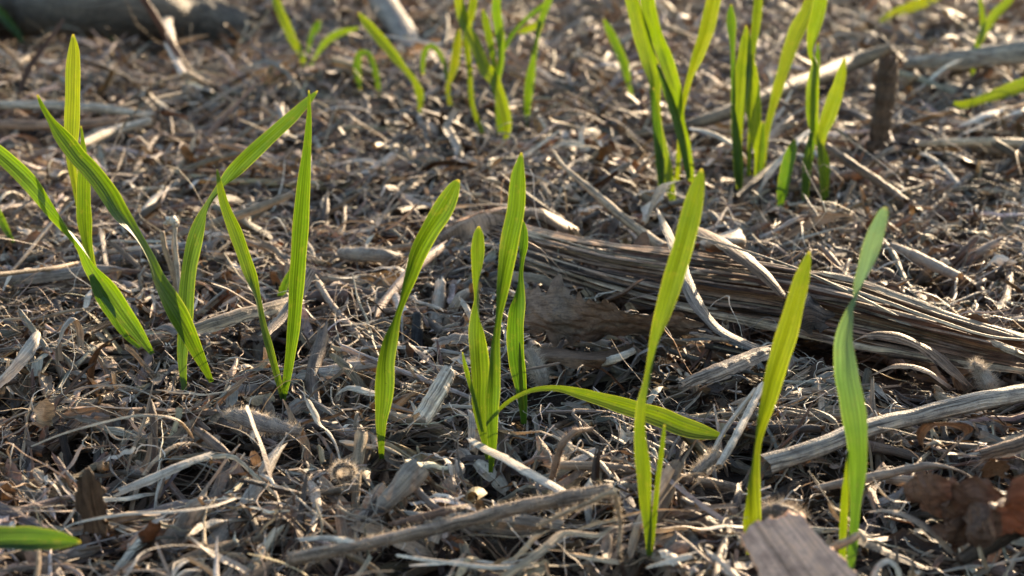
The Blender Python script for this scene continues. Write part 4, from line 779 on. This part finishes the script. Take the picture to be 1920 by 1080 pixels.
def settle(d, top=.001, force=False, stiff=None):
    """drop the pieces one after the other on the height map; returns the heights of their centre lines and which stay"""
    n, S = d['X'].shape; t, I, J, A, B = pair_weights(S)
    Z = np.zeros((n, S)); keep = np.zeros(n, bool)
    jj, ii = cell(np.stack([d['X'], d['Y']], -1))
    hd = np.stack([-np.sin(d['th']), np.cos(d['th'])], 1)
    idx = []
    width = np.where(d['phi'] > 3, d['W'] / math.pi, d['W'])
    for f in (-.4, 0, .4):
        b, a = cell(np.stack([d['X'] + f * (width * hd[:, 0])[:, None], d['Y'] + f * (width * hd[:, 1])[:, None]], -1)); idx.append(b * NX + a)
    idx = np.concatenate(idx, 1); c0 = jj * NX + ii
    hm, capf, rel = HM.ravel(), CAP.ravel(), REL.ravel()
    thick = {'strip': .00035, 'thread': .0003, 'tube': .0017, 'scrap': .0005}[d['kind']]
    flex = {'strip': .35, 'thread': .45, 'tube': .05, 'scrap': .25}[d['kind']]
    jit = rng.normal(0, 1, n) * (.0019 + .006 * np.clip(d['Y'].mean(1) - .8, 0, 1)) + top; sm = np.array([.25, .5, .25])
    mid = S // 2
    arch = np.abs(rng.normal(0, 1, n)) * {'strip': .10, 'thread': .22, 'tube': .01, 'scrap': .12}[d['kind']] * d['L'] * (rng.random(n) < .5)
    curl = np.abs(rng.normal(0, 1, n)) * {'strip': .09, 'thread': .16, 'tube': .0, 'scrap': .16}[d['kind']] * d['L'] * (rng.random(n) < .35)
    tilt = np.where(rng.random(n) < {'strip': .06, 'thread': .08, 'tube': .03, 'scrap': .0}[d['kind']], rng.uniform(.15, .55, n), 0) * d['L'] * np.where(rng.random(n) < .5, 1, -1)
    s01 = (t + 1) / 2
    for k in range(n):
        z = hm[c0[k]]
        v = A * z[I] + B * z[J]; q = int(v.argmax()); i, j = I[q], J[q]
        sl_ = (z[j] - z[i]) / (t[j] - t[i]); m = .5 * d['L'][k]
        sl_ = max(-m, min(m, sl_))
        line = v[q] + sl_ * t
        if not force and v[q] > rel[c0[k, mid]] + jit[k]: continue
        zz = line * (1 - flex) + flex * np.maximum(z, line - .004)
        zz = np.convolve(np.pad(zz, 1, mode='edge'), sm, 'valid') + .00015
        zz = zz + arch[k] * (1 - t * t) + curl[k] * np.maximum(0, t if k & 1 else -t) ** 2
        if tilt[k]: zz = zz + (s01 if tilt[k] > 0 else 1 - s01) * abs(tilt[k])
        if (zz + thick > capf[c0[k]]).any(): continue
        Z[k] = zz; keep[k] = True
        w = idx[k]; hm[w] = np.maximum(hm[w], np.minimum(np.tile(zz, 3), rel[w] + .012) + thick)
    return Z, keep

def geometry(d, Z, keep, cols):
    g = lambda a: a[keep]
    X, Y, Zk, W, phi, L, tint = g(d['X']), g(d['Y']), Z[keep], g(d['W']), g(d['phi']), g(d['L']), g(d['tint'])
    n, S = X.shape
    P = np.stack([X, Y, Zk], -1); t = np.linspace(0, 1, S)
    if d['kind'] in ('thread', 'strip'):
        amp = {'thread': .035, 'strip': .012}[d['kind']] * L[:, None]
        for ax in range(3):
            P[:, :, ax] += amp * rng.normal(0, 1, (n, 1)) * np.sin(t * rng.uniform(5, 16, (n, 1)) + rng.uniform(0, 6, (n, 1))) * (.6 if ax == 2 else 1)
    roll = rng.normal(0, {'strip': .45, 'thread': .4, 'tube': 1.2, 'scrap': .45}[d['kind']], n)[:, None] + rng.normal(0, {'strip': .9, 'thread': 1.0, 'tube': .1, 'scrap': .6}[d['kind']], n)[:, None] * (t - .5)
    roll = roll + np.where(rng.random(n) < .3, math.pi, 0)[:, None]
    ph = phi[:, None] * (1 + .25 * np.sin(t * 4 + rng.uniform(0, 6, (n, 1)))); ph = np.clip(ph, .15, 6.2)
    jag = rng.uniform(-.6, 1.0, (n, 2, cols)) * np.minimum(W * .9, L * .12)[:, None, None] * rng.uniform(0, 1, (n, 2, 1))
    V, Q, U = sweep(P, W[:, None] * d['prof'][keep], ph, roll, cols, jag)
    shade = 1 + .16 * np.sin(t * 5 + rng.uniform(0, 6, (n, 1))); ends = 1 - .0 * t
    T = tint[:, None, None, :] * shade[:, :, None, None] * np.ones((1, 1, cols, 1)) * (1 + .10 * rng.normal(size=(n, 1, cols, 1)))
    return V, Q, U, T

LIT, LEAFY = Acc(), Acc()
MIX = (('tube', .12), ('strip', .57), ('thread', .24), ('scrap', .07))
COLS = {'strip': (5, 3), 'thread': (3, 3), 'tube': (8, 6), 'scrap': (5, 4)}
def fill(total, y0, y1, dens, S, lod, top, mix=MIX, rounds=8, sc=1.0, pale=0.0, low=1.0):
    for r in range(rounds):
        for kind, f in mix:
            n = int(total * f / rounds)
            if n < 1: continue
            d = pieces(n, kind, S, scatter(n, y0, y1, dens), sc); Z, keep = settle(d, top)
            d['tint'] *= low + (1 - low) * (r / max(1, rounds - 1)) ** .8  # early, lower layers coloured darker, painting extra shade into the gaps
            if pale:
                q = rng.random(n) < pale; d['tint'][q] = PALE * rng.uniform(.75, 1.1, (q.sum(), 1))
            if keep.any():
                (LEAFY if kind == 'scrap' else LIT).add(*geometry(d, Z, keep, COLS[kind][lod]))
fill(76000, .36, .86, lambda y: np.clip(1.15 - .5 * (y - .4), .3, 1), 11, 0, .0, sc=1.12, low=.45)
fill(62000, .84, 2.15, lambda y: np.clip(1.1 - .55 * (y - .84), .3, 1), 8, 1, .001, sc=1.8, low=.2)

# ------------------------------------------------------------------ single loose pieces on top, one object each
KINDS = {'strip': ('straw_strip', 'straw strip', 'straw'), 'thread': ('straw_thread', 'dry thread', 'straw'), 'tube': ('straw_stalk', 'hollow straw', 'straw'), 'scrap': ('leaf_scrap', 'leaf scrap', 'leaf scrap')}
COLNAME = ['tan', 'grey', 'bleached', 'pinkish-tan', 'brown', 'dark brown', 'rust-coloured', 'dull tan', 'dark grey']
USED = set()
def label_of(kind, ci, L, W, px, py, tz):
    q = sorted((math.hypot(px - a, (py - b) * 1.5), a, b, ph) for a, b, ph in THINGS)
    size = {'tube': ('stubby', 'mid-length', 'long'), 'strip': ('short', 'medium', 'long'), 'thread': ('short', 'wispy', 'long'), 'scrap': ('tiny', 'small', 'big')}[kind]
    k = 0 if L < {'tube': .02, 'strip': .014, 'thread': .018, 'scrap': .008}[kind] else (1 if L < {'tube': .035, 'strip': .025, 'thread': .03, 'scrap': .013}[kind] else 2)
    wide = {'strip': 'narrow ' if W < .0013 else ('wide ' if W > .0022 else '')}.get(kind, '')
    for dist, a, b, ph in q[:4]:
        dx, dy = px - a, py - b
        rel_ = ('beside' if abs(dx) > 1.6 * abs(dy) else ('in front of' if dy > 0 else 'behind'))
        if dist > 230: rel_ = 'well ' + ('off from' if rel_ == 'beside' else rel_) if rel_ != 'beside' else 'some way from'
        s = f"{size[k]} {wide}{COLNAME[ci]} {KINDS[kind][1]}{' sticking up' if tz else ''} {rel_} {ph}"
        if s not in USED and len(s.split()) <= 16:
            USED.add(s); return s
    return None
def loose(kind, total, want, y0, y1, grow):
    got = 0
    d = pieces(total, kind, 16, scatter(total, y0, y1, lambda y: np.clip(1.2 - .5 * (y - .4), .25, 1)))
    d['W'] *= grow
    if kind == 'tube': d['W'] = np.minimum(d['W'], .010)
    Z, keep = settle(d, .004)
    order = np.where(keep)[0]
    for k in order:
        if got >= want: break
        c = np.array([d['X'][k].mean(), d['Y'][k].mean(), Z[k].mean()])
        px, py = proj(c)
        one = np.zeros(total, bool); one[k] = True
        a = Acc(); a.add(*geometry(d, Z, one, 7 if kind != 'tube' else 12))
        lab = label_of(kind, d['ci'][k], d['L'][k], d['W'][k], px, py, Z[k].max() - Z[k].min() > .5 * d['L'][k]) if (10 < px < 1910 and 10 < py < 1070) else None
        if lab is None:
            (LEAFY if kind == 'scrap' else LIT).add(a.V[0], a.Q[0], a.U[0], a.T[0]); continue
        o = a.build(KINDS[kind][0], M_LEAF if kind == 'scrap' else M_STRAW)
        tag(o, lab, KINDS[kind][2], {'tube': 'loose hollow straws on the litter', 'strip': 'loose straw strips on the litter', 'thread': 'loose dry threads on the litter', 'scrap': 'loose dead leaf scraps on the litter'}[kind]); got += 1
loose('tube', 160, 60, .40, 1.25, 1.15)
loose('strip', 260, 90, .40, 1.25, 1.3)
loose('scrap', 140, 45, .40, 1.1, 1.0)
loose('thread', 200, 60, .40, .9, 1.2)
fill(15000, .36, .9, lambda y: np.clip(1.15 - .5 * (y - .4), .3, 1), 14, 0, .0045, (('thread', .72), ('strip', .28)), 3, sc=.9, pale=.4)
fill(2200, .88, 2.0, lambda y: np.clip(1.1 - .5 * (y - .88), .3, 1), 10, 1, .006, (('thread', .4), ('strip', .6)), 2)

# crumbs of soil and chaff
def crumbs(n):
    xy = scatter(n, .36, 1.1, lambda y: np.clip(1.2 - y, .15, 1))
    j, i = cell(xy); z = HM[j, i]; ok = (z < REL[j, i] - .004) | (rng.random(n) < .25); ok &= z < CAP[j, i]
    xy, z = xy[ok], z[ok]; n = len(z); r = np.exp(rng.normal(math.log(.0006), .45, n))
    o = np.array([[1, 0, 0], [0, 1, 0], [-1, 0, 0], [0, -1, 0], [0, 0, 1], [0, 0, -1.]])
    V = o[None] * rng.uniform(.5, 1.3, (n, 6, 1)) + rng.normal(0, .2, (n, 6, 3)); V = V * r[:, None, None] + np.stack([xy[:, 0], xy[:, 1], z + r * .3], 1)[:, None]
    f = np.array([[0, 1, 4], [1, 2, 4], [2, 3, 4], [3, 0, 4], [1, 0, 5], [2, 1, 5], [3, 2, 5], [0, 3, 5]])
    a = Acc(); t = np.where(rng.random((n, 1)) < .75, np.array([[.06, .042, .03]]), TAN * .7)
    a.add(V, np.arange(n)[:, None, None] * 6 + f, np.broadcast_to(rng.uniform(0, 90, (n, 1, 2)), (n, 6, 2)), t[:, None, :] * np.ones((1, 6, 1)))
    ob = a.build('soil_crumbs', M_SOIL); ob['kind'] = 'stuff'; ob['label'] = 'dark crumbs of soil and chaff between the straw'
crumbs(9000)
o = LIT.build('straw_litter', M_STRAW); o['kind'] = 'stuff'; o['label'] = 'tangled mass of weathered grey and tan straw covering the soil'
o = LEAFY.build('leaf_litter', M_LEAF); o['kind'] = 'stuff'; o['label'] = 'small torn scraps of dead leaf mixed into the straw'
